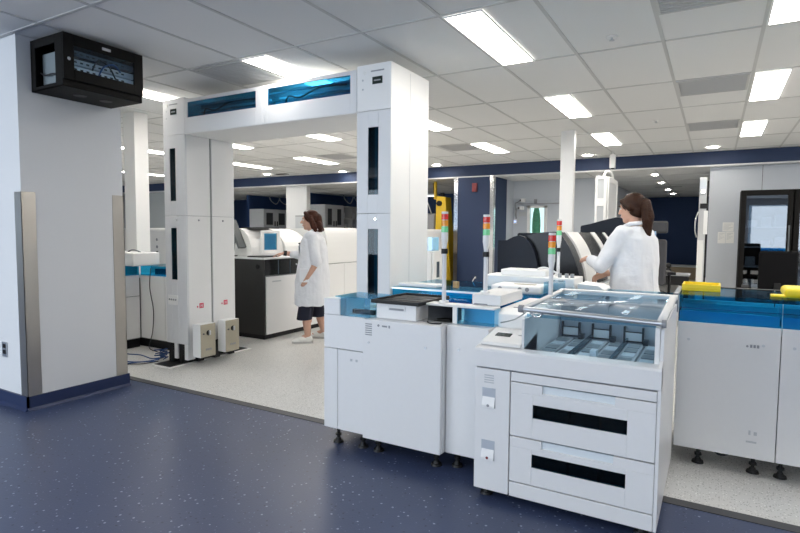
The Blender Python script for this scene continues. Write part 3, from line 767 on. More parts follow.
for x, y in ((-2.06, 2.79), (-1.875, 2.80), (-2.06, 3.36), (-1.875, 3.36)): levelling_foot(x, y, .10, t)

t = thing('track_module', 'broad white module carrying the box with the black tray', 'sample handling module', (-1.57, 3.1, 0))
bx(-1.81, -1.33, 2.745, 3.42, .10, .79).build('body', [M['core']], t)
dr = bx(-1.828, -1.302, 2.72, 2.744, .095, .831).build('door', [M['white']], t, .004)
v = MB()
for k in range(6): v.box(-1.808, -1.762, 2.718, 2.72, .735 + k * .013, .741 + k * .013)
v.build('vent_slot', [M['print']], dr)
MB().cyl((-1.785, 2.716, .69), (-1.785, 2.72, .69), .007).build('door_lock', [M['alu']], dr)
MB().cyl((-1.715, 2.717, .80), (-1.715, 2.72, .80), .007).box(-1.69, -1.655, 2.7185, 2.72, .793, .803).box(-1.645, -1.635, 2.7185, 2.72, .79, .806).build('marking', [M['print']], dr)
MB().cyl((-1.40, 2.715, .70), (-1.40, 2.72, .70), .008).build('door_screw', [M['alu']], dr)
bx(-1.81, -1.303, 2.745, 3.42, .79, .832).build('deck', [M['white']], t, .002)
bx(-1.322, -1.302, 2.745, 3.42, .095, .79).build('side_panel', [M['white']], t)
for x, y in ((-1.76, 2.80), (-1.36, 2.80), (-1.76, 3.36), (-1.36, 3.36)): levelling_foot(x, y, .10, t)

b = thing('rack_box', 'white box with recessed grip under a shallow black tray, on the broad module', 'instrument box', (-1.63, 3.0, .8325))
m = MB()
m.box(-1.775, -1.50, 2.79, 3.16, .833, .925)
m.build('housing', [M['white']], b, .004)
bx(-1.69, -1.57, 2.786, 2.79, .885, .912).build('grip', [M['offwhite']], b)
bx(-1.68, -1.58, 2.784, 2.786, .888, .900).build('grip_shade_strip', [M['print']], b)  # raised grey strip paints the shade of the grip recess
m = MB(); m.box(-1.80, -1.47, 2.765, 3.19, .926, .934, m=0)
m.box(-1.80, -1.47, 2.765, 2.778, .934, .948); m.box(-1.80, -1.47, 3.177, 3.19, .934, .948); m.box(-1.80, -1.787, 2.778, 3.177, .934, .948); m.box(-1.483, -1.47, 2.778, 3.177, .934, .948)
m.build('tray', [M['black']], b, .002)
tm = MB()
for i in range(4): tm.box(-1.78, -1.49, 2.80 + i * .095, 2.86 + i * .095, .9345, .937)
tm.build('tray_insert', [M['charcoal']], b)

t = thing('track_module', 'white module with dark glass and blue glass well, just left of the drawer unit', 'sample handling module', (-1.17, 3.1, 0))
bx(-1.285, -1.06, 2.80, 3.42, .10, .79).build('body', [M['core']], t)
dr = bx(-1.297, -1.045, 2.78, 2.80, .095, .831).build('door', [M['white']], t, .003)
MB().cyl((-1.22, 2.775, .70), (-1.22, 2.78, .70), .008).build('door_screw', [M['alu']], dr)
bx(-1.297, -1.045, 2.80, 3.42, .79, .832).build('deck', [M['white']], t, .002)
bx(-1.297, -1.27, 2.858, 2.875, .832, .925).build('post', [M['white2']], t)
bx(-1.268, -1.045, 2.860, 2.865, .833, .925).build('front_cover', [M['bluemid']], t)
bx(-1.268, -1.045, 2.96, 2.98, .833, .925).build('inner_wall', [M['tracksteel']], t)
MB().box(-1.47, -1.045, 2.857, 2.96, .926, .938).build('top_beam', [M['white2']], t, .003)
for x, y in ((-1.25, 2.85), (-1.10, 2.85), (-1.25, 3.36)): levelling_foot(x, y, .10, t)
b = thing('reader_unit', 'small dark glass fronted reader box right of the black-lidded box', 'reader', (-1.38, 2.92, .8325))
bx(-1.455, -1.302, 2.875, 3.0, .833, .922).build('housing', [M['black']], b)
bx(-1.458, -1.300, 2.862, 2.868, .833, .924).build('front_glass', [M['darkglass']], b)
MB().box(-1.42, -1.36, 2.869, 2.873, .85, .87, m=0).box(-1.40, -1.33, 2.869, 2.873, .875, .885, m=1).build('indicator', [M['traydark'], M['sticker']], b)
solo(MB().tube([(-1.43, 2.80, .838), (-1.39, 2.76, .838), (-1.34, 2.77, .838), (-1.34, 2.80, .838)], .004), 'loose_cable', 'short dark cable lying before the small dark reader box', 'cable', [M['cablek']])

# ---------------------------------------------------------------- blue covered track further back, centre
t = thing('sample_track', 'wide blue covered sample track in the centre, between the right tower and the navy analyzer', 'sample track', (-1.5, 3.9, 0))
X0, X1, Y0, Y1 = -2.12, -.22, 3.56, 4.30
bx(X0, X1, Y0 + .02, Y1, .10, .80).build('body', [M['core']], t)
bx(X0, X1, Y0, Y0 + .02, .10, .83).build('front_panel', [M['white']], t)
bx(X0, X1, Y1, Y1 + .02, .10, .83).build('rear_panel', [M['white']], t)
bx(X0, X1, Y0 + .02, Y1, .80, .832).build('deck', [M['tracksteel']], t)
for y, w, z in ((3.66, .03, .87), (3.80, .05, .86), (3.95, .02, .90), (4.08, .06, .865), (4.2, .02, .90)):
    bx(X0 + .02, X1 - .02, y, y + w, .833, z).build('rail', [M['tracksteel' if w > .025 else 'alu']], t)
bx(X0, X1, Y0, Y0 + .005, .832, .935).build('front_cover', [M['blue']], t)
bx(X0, X1, Y1, Y1 + .005, .832, .935).build('rear_cover', [M['blue']], t)
bx(X0, X1, Y0, Y1, .936, .941).build('top_cover', [M['bluetop']], t)
bx(X0, -1.1, Y0 - .01, Y0 + .0, .925, .938).build('edge_strip', [M['alu']], t)
for x in (X0 + .06, -1.1, X1 - .06):
    for y in (Y0 + .06, Y1 - .06): levelling_foot(x, y, .10, t)
t = thing('track_bridge', 'short blue covered link between the front modules and the centre track', 'sample track', (-1.6, 3.48, 0))
bx(-1.95, -1.08, 3.43, 3.55, .70, .832).build('body', [M['white']], t)
bx(-1.95, -1.08, 3.43, 3.55, .885, .890).build('top_cover', [M['bluetop']], t)
bx(-1.95, -1.08, 3.43, 3.435, .833, .885).build('front_cover', [M['blue']], t)
bx(-1.56, -1.50, 3.45, 3.53, 0, .70).build('leg', [M['core']], t)
s = thing('white_channel', 'white channel cover lying on the blue track by the right gate tower', 'cover', (-1.9, 3.72, .942))
bx(-2.10, -1.78, 3.62, 3.74, .942, .965).build('channel', [M['white2']], s, .004)
solo(bx(-1.68, -1.645, 3.70, 3.74, .942, .99), 'cardboard_block', 'small tan block on the blue track by the left signal tower', 'block', [pmat('tan', (.45, .30, .14, 1), .7)], bevel=.003)

# ---------------------------------------------------------------- white carriages on the tracks
b = thing('pipetting_head', 'long pale box at the front of the track carrying a signal tower', 'instrument box', (-1.12, 3.1, .9385))
bx(-1.215, -1.04, 2.95, 3.35, .939, 1.0).build('housing', [M['offwhite']], b, .004)
bx(-1.20, -1.12, 2.945, 2.95, .939, .947).build('foot_strip', [M['print']], b)
b = thing('rack_handler', 'rounded white box with dark dots between the pale box and the navy analyzer', 'instrument box', (-1.1, 3.66, .9415))
bx(-1.34, -.98, 3.58, 3.82, .9415, 1.0).build('housing', [M['white2']], b, .02, 4)
for x in (-1.27, -1.13, -1.08): MB().cyl((x, 3.574, .975), (x, 3.58, .975), .014).build('dot', [M['print']], b)
bx(-1.20, -1.05, 3.66, 3.70, 1.0005, 1.003).build('lid_slot', [M['beige']], b)
bx(-.975, -.88, 3.60, 3.80, .9415, 1.03).build('blue_block', [M['bluelight']], b)
b = thing('gripper_gantry', 'stepped white box with small fittings standing before the navy analyzer', 'instrument box', (-1.1, 4.14, .9415))
bx(-1.55, -.86, 3.98, 4.28, .9415, 1.03).build('lower_housing', [M['white2']], b, .006)
bx(-1.43, -1.08, 4.04, 4.26, 1.0305, 1.075).build('upper_housing', [M['white2']], b, .006)
for x in (-.98, -.93, -.89): MB().cyl((x, 4.05, 1.03), (x, 4.05, 1.06), .014).build('knob', [M['print']], b)
MB().tube([(-1.16, 4.08, 1.075), (-1.12, 4.06, 1.095), (-1.06, 4.05, 1.09), (-.99, 4.06, 1.05)], .008).build('cable', [M['white2']], b)
b = thing('reagent_cover', 'low white cover right of the stepped box with a tapered end', 'instrument box', (-.75, 4.14, .9415))
m = MB().prism([(-.84, .9415), (-.66, .9415), (-.66, .96), (-.70, .985), (-.84, .995)], 'y', 4.0, 4.27)
m.build('housing', [M['white2']], b, .006)

# ---------------------------------------------------------------- signal towers
def signal(x, y, z0, zt, r, label, collar=True):
    s = thing('signal_tower', label, 'signal light', (x, y, z0), 'signal towers on white poles')
    H1 = .037; zl = zt - .012 - 3 * H1
    MB().cyl((x, y, z0), (x, y, z0 + .012), r * 1.5, r * 1.4, 18).build('foot', [M['white2']], s)
    MB().cyl((x, y, z0 + .012), (x, y, zl - .085), r * .62, n=14).build('pole', [M['pole']], s)
    MB().cyl((x, y, zl - .085), (x, y, zl - .04), r * .62, r * .95, 16).cyl((x, y, zl - .04), (x, y, zl), r * .98, n=16).build('base', [M['white2']], s)
    if collar: MB().cyl((x, y, zl - .125), (x, y, zl - .095), r * .95, n=16).build('collar', [M['black']], s)
    for k, (nm, mt) in enumerate((('green_lens', 'lensg'), ('amber_lens', 'lensa'), ('red_lens', 'lensr'))):
        MB().cyl((x, y, zl + k * H1 + .002), (x, y, zl + (k + 1) * H1 - .002), r, n=20).build(nm, [M[mt]], s)
    MB().cyl((x, y, zt - .012), (x, y, zt), r, r * .9, 18).build('cap', [M['white2']], s)
    MB().cyl((x, y, zl), (x, y, zt - .012), r * .8, n=14).build('core', [M['offwhite']], s)
signal(-1.385, 2.925, .938, 1.478, .0205, 'red amber green signal tower furthest left, before the yellow robot')
signal(-1.165, 3.03, 1.0, 1.462, .0205, 'red amber green signal tower on the pale box, before the navy wall')
signal(-.806, 3.13, .931, 1.358, .0205, 'shorter signal tower at the left rear of the glass lid, without black collar', False)
signal(-1.03, 4.20, 1.0305, 1.462, .019, 'red amber green signal tower directly before the navy hood, furthest back')

# ---------------------------------------------------------------- the drawer unit
d = thing('sample_loader', 'large white two-drawer sample loader with glass lid in the foreground', 'sample loader', (-.61, 3.05, 0))
X0, X1, YF_, YB_ = -1.035, -.19, 2.57, 3.50
bx(X0 + .02, X1 - .02, YF_ + .03, YB_ - .01, .06, .69).build('body', [M['core']], d)
# left column
lc = MB(); lc.box(X0, -.852, YF_, YF_ + .03, .045, .672)
col = lc.build('column_panel', [M['white']], d, .003)
v = MB()
for k in range(4): v.box(-.985, -.935, YF_ - .001, YF_, .60 + k * .012, .606 + k * .012)
v.build('vent_slot', [M['printlight']], col)
for z in (.475, .205):
    # recessed grip: pocket shade painted as a flat grey plate, sloped lip below
    bx(-.995, -.925, YF_ - .001, YF_ + .0005, z + .0, z + .10).build('pocket_shade', [pmat('pocket_shade_grey', (.46, .50, .56, 1), .5)], col)
    MB().prism([(YF_ - .0015, z + .055), (YF_ - .012, z + .012), (YF_ - .012, z), (YF_ - .0015, z)], 'x', -.993, -.927).build('grip', [M['white2']], col, .001)
    MB().cyl((-.96, YF_ - .0135, z + .012), (-.96, YF_ - .012, z + .012), .007).build('indicator', [M['red' if z < .3 else 'print']], col)
# drawers
bx(-.846, X1 - .002, YF_, YF_ + .03, .628, .672).build('upper_rail', [M['white']], d, .002)
bx(-.846, X1 - .002, YF_, YF_ + .03, .045, .118).build('kick_panel', [M['white']], d, .002)
for (z0, z1) in ((.356, .623), (.124, .350)):
    m = MB(); wz0, wz1 = (.458, .524) if z0 > .3 else (.212, .278)
    wx0, wx1 = -.735, -.308
    rect_frame(m, 'y', YF_, YF_ + .02, -.846, X1 - .002, z0, z1 - .05, wx0, wx1, wz0, wz1)
    # grip notch in the top edge
    m.box(-.846, -.690, YF_, YF_ + .02, z1 - .05, z1); m.box(-.362, X1 - .002, YF_, YF_ + .02, z1 - .05, z1); m.box(-.690, -.362, YF_, YF_ + .02, z1 - .05, z1 - .038)
    dw = m.build('drawer', [M['white']], d, .002)
    bx(-.690, -.362, YF_ + .012, YF_ + .02, z1 - .038, z1 - .003).build('grip', [M['tracksteel']], dw)
    bx(wx0, wx1, YF_ + .004, YF_ + .008, wz0, wz1).build('window', [M['tealglass']], dw)
    bx(wx0 - .01, wx1 + .01, YF_ + .022, YF_ + .03, wz0 - .01, wz1 + .01).build('drawer_back', [M['black']], dw)
    for x in (-.565, -.425): MB().cyl((x, YF_ + .015, wz0), (x, YF_ + .015, wz1), .006, n=8).build('tube', [M['tealglass']], dw)
# right, left sides, rear
sp = MB().prism([(YF_, .045), (YB_, .045), (YB_, .955), (YB_ - .12, .955), (2.72, .95), (YF_ + .055, .94), (YF_ + .05, .80), (YF_, .775)], 'x', X1, X1 + .014)
sp.build('side_panel', [M['white']], d, .002)
bx(X0, X0 + .014, YF_ + .03, YB_, .045, .69).build('side_panel', [M['white']], d, .002)
bx(X0, X1, YB_, YB_ + .012, .045, .93).build('rear_panel', [M['white']], d)
# top fascia: rounded front lip
fa = MB().prism([(YF_ - .006, .680), (YF_ - .006, .764), (YF_, .775), (YF_ + .05, .785), (YF_ + .05, .680)], 'x', X0 - .002, X1 + .014)
fa.build('fascia', [M['white']], d, .004)
# control panel at the left
cp = MB().prism([(YF_ + .05, .690), (YF_ + .05, .785), (2.85, .828), (2.85, .690)], 'x', X0, -.80).build('control_deck', [M['white']], d, .003)
cc = MB().prism([(YF_ + .03, .787), (YF_ + .045, .803), (2.83, .841), (2.83, .787)], 'x', X0 + .015, -.815)
cq = cc.build('control_panel', [M['white2']], d, .004)
def on_slope(y): return .803 + (y - (YF_ + .045)) / (2.83 - YF_ - .045) * .038
m = MB(); m.prism([(2.70, on_slope(2.70) + .0005), (2.745, on_slope(2.745) + .0005), (2.745, on_slope(2.745) + .003), (2.70, on_slope(2.70) + .003)], 'x', -.98, -.90)
m.build('display', [M['lcd']], cq)
m = MB(); m.prism([(2.73, on_slope(2.73) + .0005), (2.738, on_slope(2.738) + .0005), (2.738, on_slope(2.738) + .002), (2.73, on_slope(2.73) + .002)], 'x', -.865, -.845); m.build('button', [M['print']], cq)
# block behind the control panel, then sloped cover
bx(X0, -.815, 2.852, YB_, .69, .80).build('rear_deck', [M['white']], d)
MB().prism([(2.90, .80), (2.90, .905), (2.96, .930), (YB_, .932), (YB_, .80)], 'x', X0, -.85).build('tower_block', [M['white2']], d, .006)
bx(-.98, -.88, 2.99, 3.01, .932, .934).build('slot', [M['print']], d)
MB().tube([(-.80, 2.635, .965), (-.90, 2.78, .90), (-1.00, 2.84, .865)], .004, sub=2).build('lid_strut', [M['alu']], d)
# chamber
bx(-.80, X1 + .0, YF_ + .05, 3.36, .690, .70).build('chamber_floor', [M['bin']], d)
bx(-.812, -.80, YF_ + .05, 3.36, .70, .93).build('chamber_wall', [M['offwhite']], d)
bx(-.85, -.813, 2.87, 3.36, .80, .93).build('chamber_wall', [M['white2']], d)
bx(-.80, X1, 3.36, 3.38, .70, .955).build('chamber_rear_wall', [M['bin']], d)
bx(X1 - .022, X1 - .002, YF_ + .05, 3.36, .70, .945).build('chamber_wall', [M['white2']], d)
bx(-.80, X1 - .022, YF_ + .052, YF_ + .056, .786, .955).build('front_glass', [M['clear']], d)
m = MB()
for k in range(6):
    x = -.79 + k * .096
    m.box(x, x + .085, 2.66, 3.30, .7005, .735, m=0)
    for j in range(5):
        m.box(x + .012, x + .072, 2.69 + j * .12, 2.775 + j * .12, .7355, .739, m=1 if (k + j) % 3 else 2)
m.build('rack_tray', [M['bin'], M['traygrey'], M['tracksteel']], d, 0)
for k, x in enumerate((-.785, -.61, -.435)):
    h = MB().box(x, x + .010, 3.32, 3.345, .735, .825).box(x + .098, x + .108, 3.32, 3.345, .735, .825)
    hd = h.build('rack_holder', [M['black']], d)
    bx(x + .010, x + .098, 3.33, 3.338, .746, .792).build('holder_plate', [M['white2']], hd)
    MB().box(x + .010, x + .098, 3.325, 3.342, .793, .797).box(x + .010, x + .098, 3.325, 3.342, .738, .744).build('holder_rail', [M['black']], hd)
    bx(x + .11, x + .135, 3.27, 3.33, .736, .762).build('holder_foot', [M['traydark']], hd)
for x, z in ((-.72, .92), (-.66, .91), (-.45, .92), (-.30, .91)): MB().cyl((x, 3.352, z - .05), (x, 3.36, z - .05), .006).build('hole', [M['black']], d)
for x in (-.60, -.405): MB().box(x - .012, x, 2.68, 3.3, .74, .765).build('divider', [M['tealglass']], d)
bx(-.52, -.49, 2.80, 2.86, .74, .775).build('clip', [M['tracksteel']], d)
# lid
lid = MB()
A, B_, C_, D_ = (-.80, 2.60, .985), (-.185, 2.60, .968), (-.185, 3.42, 1.0), (-.81, 3.42, 1.0)
lid.cyl(A, B_, .013, n=12); 
ld = lid.build('lid_bar', [M['alu']], d)
MB().cyl((-.823, 2.60, .9855), (-.799, 2.60, .985), .019, n=16).build('lid_hub', [M['print']], d)
MB().cyl((-.186, 2.60, .968), (-.168, 2.60, .968), .018, n=16).build('lid_hub', [M['print']], d)
MB().loft([[Vector(A) + Vector(o) for o in ((-.01, 0, -.008), (.012, 0, -.008), (.012, 0, .01), (-.01, 0, .01))], [Vector(D_) + Vector(o) for o in ((-.01, 0, -.008), (.012, 0, -.008), (.012, 0, .01), (-.01, 0, .01))]]).build('lid_side', [M['offwhite']], d)
MB().loft([[Vector(B_) + Vector(o) for o in ((-.022, 0, -.008), (.012, 0, -.008), (.012, 0, .01), (-.022, 0, .01))], [Vector(C_) + Vector(o) for o in ((-.022, 0, -.008), (.012, 0, -.008), (.012, 0, .01), (-.022, 0, .01))]]).build('lid_side', [M['offwhite']], d)
bx(-.825, -.17, 3.405, 3.45, .985, 1.012).build('lid_rear', [M['white2']], d, .003)
g_ = MB().loft([[(-.79, 2.61, .984), (-.205, 2.61, .969), (-.205, 2.61, .972), (-.79, 2.61, .987)], [(-.79, 3.405, 1.0), (-.205, 3.405, 1.0), (-.205, 3.405, 1.003), (-.79, 3.405, 1.003)]])
g_.build('lid_glass', [M['clear']], d)
bx(-.79, -.21, YF_ + .052, YF_ + .057, .945, .960).build('lid_lip', [M['bluelight']], d)
MB().tube([(-.77, 2.61, .975), (-.75, 2.615, .95), (-.72, 2.615, .955), (-.71, 2.612, .975)], .006).build('lid_handle', [M['chrome']], d)
for x in (-.985, -.24):
    for y in (2.63, 3.44): levelling_foot(x, y, .06, d)
bx(-.95, -.60, 2.72, 3.4, .03, .06).build('base_frame', [M['black']], d)

# ---------------------------------------------------------------- right line of track modules
def right_mod(x0, x1, label, feet):
    t = thing('track_module', label, 'sample handling module', ((x0 + x1) / 2, 3.85, 0))
    bx(x0 + .01, x1 - .01, 3.60, 4.12, .11, .80).build('body', [M['core']], t)
    dr = bx(x0 + .002, x1 - .002, 3.575, 3.60, .10, .846).build('door', [M['white']], t, .003)
    for x in (x0 + .06, x1 - .08 if x1 - x0 < .6 else x1 - .5): MB().cyl((x, 3.571, .745), (x, 3.575, .745), .008).build('door_screw', [M['alu']], dr)
    if x1 - x0 < .6:
        m = MB().cyl((x1 - .155, 3.572, .735), (x1 - .155, 3.575, .735), .006)
        for k in range(3): m.box(x1 - .142 + k * .016, x1 - .131 + k * .016, 3.5735, 3.575, .728, .745)
        m.build('marking', [M['print']], dr)
        MB().box(x1 - .13, x1 - .12, 3.5735, 3.575, .235, .26).box(x1 - .105, x1 - .09, 3.5735, 3.575, .235, .255).box(x1 - .14, x1 - .09, 3.5735, 3.575, .19, .2).build('label_mark', [M['printlight']], dr)
    bx(x0, x1, 3.60, 4.12, .80, .835).build('deck', [M['tracksteel']], t)
    bx(x0 + .002, x1 - .002, 4.12, 4.14, .10, .846).build('rear_panel', [M['white']], t)
    for y, w, z, mm in ((3.66, .02, .90, 'alu'), (3.74, .05, .87, 'traygrey'), (3.84, .02, .93, 'white2'), (3.92, .06, .88, 'tracksteel'), (4.03, .03, .93, 'white2')):
        bx(x0 + .004, x1 - .004, y, y + w, .8355, z).build('rail', [M[mm]], t)
    bx(x0 + .002, x1 - .002, 3.580, 3.585, .847, .999).build('front_cover', [M['blue']], t)
    bx(x0 + .002, x1 - .002, 4.125, 4.13, .847, .999).build('rear_cover', [M['blue']], t)
    bx(x0 + .002, x1 - .002, 3.580, 4.13, 1.0, 1.006).build('top_cover', [M['bluetop']], t)
    bx(x0 + .002, x1 - .002, 4.10, 4.14, 1.0065, 1.011).build('hinge_strip', [M['black']], t)
    bx(x0 + .002, x1 - .002, 3.575, 3.59, .925, .929).build('cover_edge', [M['bluelight']], t)
    for x in feet:
        for y in (3.64, 4.06): levelling_foot(x, y, .11, t)
    return t
rm = right_mod(-.172, .333, 'white module with blue cover directly right of the drawer unit, yellow tray behind it', (-.04, .235))
right_mod(.333, 1.55, 'white module with blue cover and yellow tub, cut by the right photo edge', (.365, 1.45))
bx(-.20, -.172, 3.565, 4.1, .90, 1.01).build('end_post', [M['print']], rm, .002)
bx(-.1715, -.169, 3.566, 3.574, .847, 1.0).build('hinge', [M['alu']], rm)
solo(MB().tube([(.0, 3.7, .10), (.08, 3.72, .04), (.18, 3.74, .09), (.25, 3.8, .085)], .007), 'under_cable', 'dark cable sagging under the right white module', 'cable', [M['cablek']])
# yellow trays standing on the blue cover
b = thing('yellow_tray', 'yellow plastic tray on the blue cover, left of the two', 'tray', (-.07, 3.9, 1.0065), 'yellow plastic trays')
x0, x1, y0, y1, z0, z1 = -.168, .040, 3.80, 4.02, 1.0065, 1.048
MB().box(x0, x1, y0, y1, z0, z0 + .01).box(x0, x1, y0, y0 + .01, z0 + .01, z1).box(x0, x1, y1 - .01, y1, z0 + .01, z1).box(x0, x0 + .01, y0 + .01, y1 - .01, z0 + .01, z1).box(x1 - .01, x1, y0 + .01, y1 - .01, z0 + .01, z1).build('tray', [M['yellow']], b, .003)
b = thing('yellow_tray', 'rounded yellow plastic tub with a lower tongue at the right edge of the photo', 'tray', (.5, 3.8, 1.0065), 'yellow plastic trays')
bx(.345, .66, 3.66, 3.92, 1.0065, 1.062).build('tub', [M['yellow']], b, .024, 4)
bx(.285, .36, 3.68, 3.76, 1.0065, 1.02).build('tongue', [M['yellow']], b, .005)
# ---------------------------------------------------------------- navy analyzer in the centre
def arc(n, x0, z0, x1, z1, p=1.0):
    """quarter curve from the top (x0,z0) down to the front (x1,z1)"""
    return [(x0 + (x1 - x0) * math.sin(i / n * math.pi / 2), z1 + (z0 - z1) * math.cos(i / n * math.pi / 2)) for i in range(n + 1)]
a = thing('clinical_analyzer', 'navy and white analyzer with curved hood and dark windows, worked at by the operator', 'analyzer', (-1.35, 5.7, 0))
side = [(-1.745, .06), (-1.745, 1.285), (-1.66, 1.287), (-1.60, 1.318), (-1.55, 1.332), (-1.50, 1.318), (-1.44, 1.26), (-1.40, 1.18), (-1.37, 1.05), (-1.36, .9), (-1.36, .06)]
MB().prism(side, 'y', 4.84, 4.90).build('side_panel', [M['navymach']], a, .006)
def smooth_curve(P, n=5):
    Q = []
    for i in range(len(P) - 1):
        p0, p1, p2, p3 = P[max(i - 1, 0)], P[i], P[i + 1], P[min(i + 2, len(P) - 1)]
        for k in range(n):
            t = k / n
            Q.append(tuple(.5 * (2 * p1[j] + (p2[j] - p0[j]) * t + (2 * p0[j] - 5 * p1[j] + 4 * p2[j] - p3[j]) * t * t + (3 * p1[j] - p0[j] - 3 * p2[j] + p3[j]) * t ** 3) for j in (0, 1)))
    return Q + [P[-1]]
FRONT = [(-1.195, 1.362), (-1.14, 1.29), (-1.089, 1.204), (-1.028, 1.05), (-1.004, .92), (-1.0, .80)]
hp = [(-1.66, .80), (-1.64, 1.20), (-1.58, 1.28), (-1.48, 1.335), (-1.36, 1.36), (-1.25, 1.368)] + smooth_curve([(x - .008, z) for x, z in FRONT])
MB().prism(hp, 'y', 4.905, 5.12).build('black_hood', [M['hood']], a, .008, 2)
def shell(y0, y1, mat, nm, off=0, lo=.80):
    pr = smooth_curve([(x + off, z + off * .5) for x, z in FRONT[:-1]] + [(FRONT[-1][0] + off, lo)])
    inner = [(x - .03, z - .02) for x, z in reversed(pr)]
    o = MB().prism(pr + inner, 'y', y0, y1); return o.build(nm, [M[mat]], a, 0)
shell(5.125, 5.60, 'white2', 'white_band', .008, .70)
shell(5.605, 6.24, 'hood', 'window', 0, .86)
shell(6.245, 6.46, 'white2', 'white_band', .008, .86)
shell(6.465, 6.98, 'hood', 'window', 0, .86)
shell(6.985, 7.12, 'white2', 'white_band', .008, .86)
bx(-1.66, -1.23, 5.125, 7.12, .80, 1.355).build('rear_housing', [M['navymach']], a, .02, 3)
bx(-1.66, -1.0, 4.905, 7.12, .08, .79).build('base_cabinet', [M['white2']], a, .004)
bx(-1.62, -1.05, 4.93, 7.08, 0, .08).build('plinth', [M['black']], a)
bx(-1.22, -1.04, 5.61, 6.9, .795, .82).build('reagent_deck', [M['tracksteel']], a)
for y in (5.8, 6.0, 6.6): MB().cyl((-1.12, y, .82), (-1.12, y, 1.0), .04, n=16).build('reagent_wheel', [M['bin']], a)
a = thing('clinical_analyzer', 'second navy analyzer with a raised dark hood behind the operators arm', 'analyzer', (-1.15, 7.7, 0))
hp = [(-1.50, 1.0), (-1.50, 1.45), (-1.38, 1.475), (-1.23, 1.52), (-1.08, 1.555), (-1.02, 1.545), (-.93, 1.47), (-.83, 1.34), (-.80, 1.18), (-.80, 1.0)]
MB().prism(hp, 'y', 7.25, 7.31).build('hood_side', [M['navymach']], a, .006)
MB().prism([(x - .02, z - .01) for x, z in hp], 'y', 7.315, 8.3).build('hood', [M['hood']], a)
MB().prism([(-1.06, 1.572), (-1.0, 1.565), (-.80, 1.38), (-.76, 1.20), (-.795, 1.20), (-.825, 1.348), (-.925, 1.482), (-1.015, 1.56)], 'y', 7.25, 7.45).build('hood_edge', [M['white2']], a)
bx(-1.50, -.82, 7.25, 8.3, .08, .995).build('base_cabinet', [M['white2']], a, .004)
bx(-1.45, -.86, 7.3, 8.25, 0, .08).build('plinth', [M['black']], a)
# tall white open frame cabinet
c = thing('frame_cabinet', 'tall white framed cabinet with mesh panels behind the dark analyzer hood', 'cabinet', (-1.5, 9.2, 0))
m = MB(); x0, x1 = -1.665, -1.49
m.box(x0, x0 + .035, 9.0, 9.05, 0, 2.24); m.box(x1 - .045, x1, 9.0, 9.05, 0, 2.24)
for z in (0.02, .9, 1.78, 2.20): m.box(x0 + .035, x1 - .045, 9.0, 9.05, z, z + (.04 if z != 1.78 else .12))
m.build('door_frame', [M['white2']], c, .003)
MB().box(x0 + .035, x1 - .045, 9.02, 9.025, .94, 1.78).box(x0 + .035, x1 - .045, 9.02, 9.025, 1.90, 2.20).box(x0 + .035, x1 - .045, 9.02, 9.025, .06, .90).build('mesh_panel', [M['printlight']], c)
m = MB(); rect_frame(m, 'x', -1.49, -1.47, 9.06, 9.95, 0, 2.24, 9.12, 9.86, .9, 2.16); m.build('side_frame', [M['white2']], c, .003)
bx(-1.484, -1.478, 9.12, 9.86, .9, 2.16).build('side_sheet', [M['offwhite']], c)
MB().tube([(-1.56, 9.1, 2.24), (-1.54, 9.2, 2.33), (-1.49, 9.35, 2.32), (-1.48, 9.45, 2.24)], .02).build('top_hose', [M['white2']], c)
solo(bx(-1.66, -1.6, 9.06, 9.2, 2.241, 2.27), 'cable_tray', 'small dark fitting on top of the tall white framed cabinet', 'fitting', [M['print']])

# ---------------------------------------------------------------- corridor furniture
def office_chair(name, label, x, y, rz, back_w, back_h, seat_z, mat, headrest=False, lr=.30, aw=.30, sw=.24):
    c = thing(name, label, 'office chair', (x, y, 0))
    Rm = Matrix.Rotation(rz, 4, 'Z'); T = Matrix.Translation((x, y, 0)) @ Rm
    def put(mb, nm, mt, bev=0, seg=3):
        for v in mb.v:
            q = T @ v; v.x, v.y, v.z = q.x, q.y, q.z
        return mb.build(nm, [mt], c, bev, seg)
    put(MB().box(-sw, sw, -.24, .24, seat_z - .05, seat_z + .03), 'seat', mat, .035)
    put(MB().box(-back_w / 2, back_w / 2, .22, .28, seat_z + .10, seat_z + .10 + back_h), 'backrest', mat, .045 if not headrest else .03, 4)
    put(MB().box(-.03, .03, .26, .30, seat_z - .06, seat_z + .30).box(-.03, .03, 0.02, .26, seat_z - .08, seat_z - .052), 'back_stem', M['black'], .005)
    for s in (-1, 1):
        put(MB().tube([(s * (sw - .02), .05, seat_z - .03), (s * aw, .05, seat_z), (s * aw, .05, seat_z + .20)], .015).box(s * aw - .04, s * aw + .04, -.16, .16, seat_z + .20, seat_z + .23), 'armrest', M['black'], 0)
    put(MB().cyl((0, 0, .10), (0, 0, seat_z - .08), .03), 'gas_lift', M['black'])
    for k in range(5):
        t = k * 2 * math.pi / 5
        l = put(MB().cyl((0, 0, .11), (lr * math.cos(t), lr * math.sin(t), .075), .025, .017), 'leg', M['black'])
        ca = MB().cyl((lr * math.cos(t) - .012, lr * math.sin(t), .028), (lr * math.cos(t) + .012, lr * math.sin(t), .028), .028)
        for v in ca.v:
            q = T @ v; v.x, v.y, v.z = q.x, q.y, q.z
        ca.build('caster', [M['black']], l)
    if headrest:
        put(MB().box(-.13, .13, .24, .29, seat_z + .16 + back_h, seat_z + .28 + back_h), 'headrest', M['mesh'], .02)
        put(MB().box(-.02, .02, .27, .29, seat_z + back_h, seat_z + back_h + .18), 'headrest_stem', M['chrome'])
    return c
office_chair('office_chair', 'black upholstered office chair in front of the dark glass cabinets', .635, 7.7, math.radians(178), .37, .56, .51, M['fabric'])
office_chair('office_chair', 'tall grey mesh office chair with headrest behind the operators shoulder', -.60, 6.2, math.radians(195), .26, .46, .74, M['mesh'], True, .22, .20, .17)
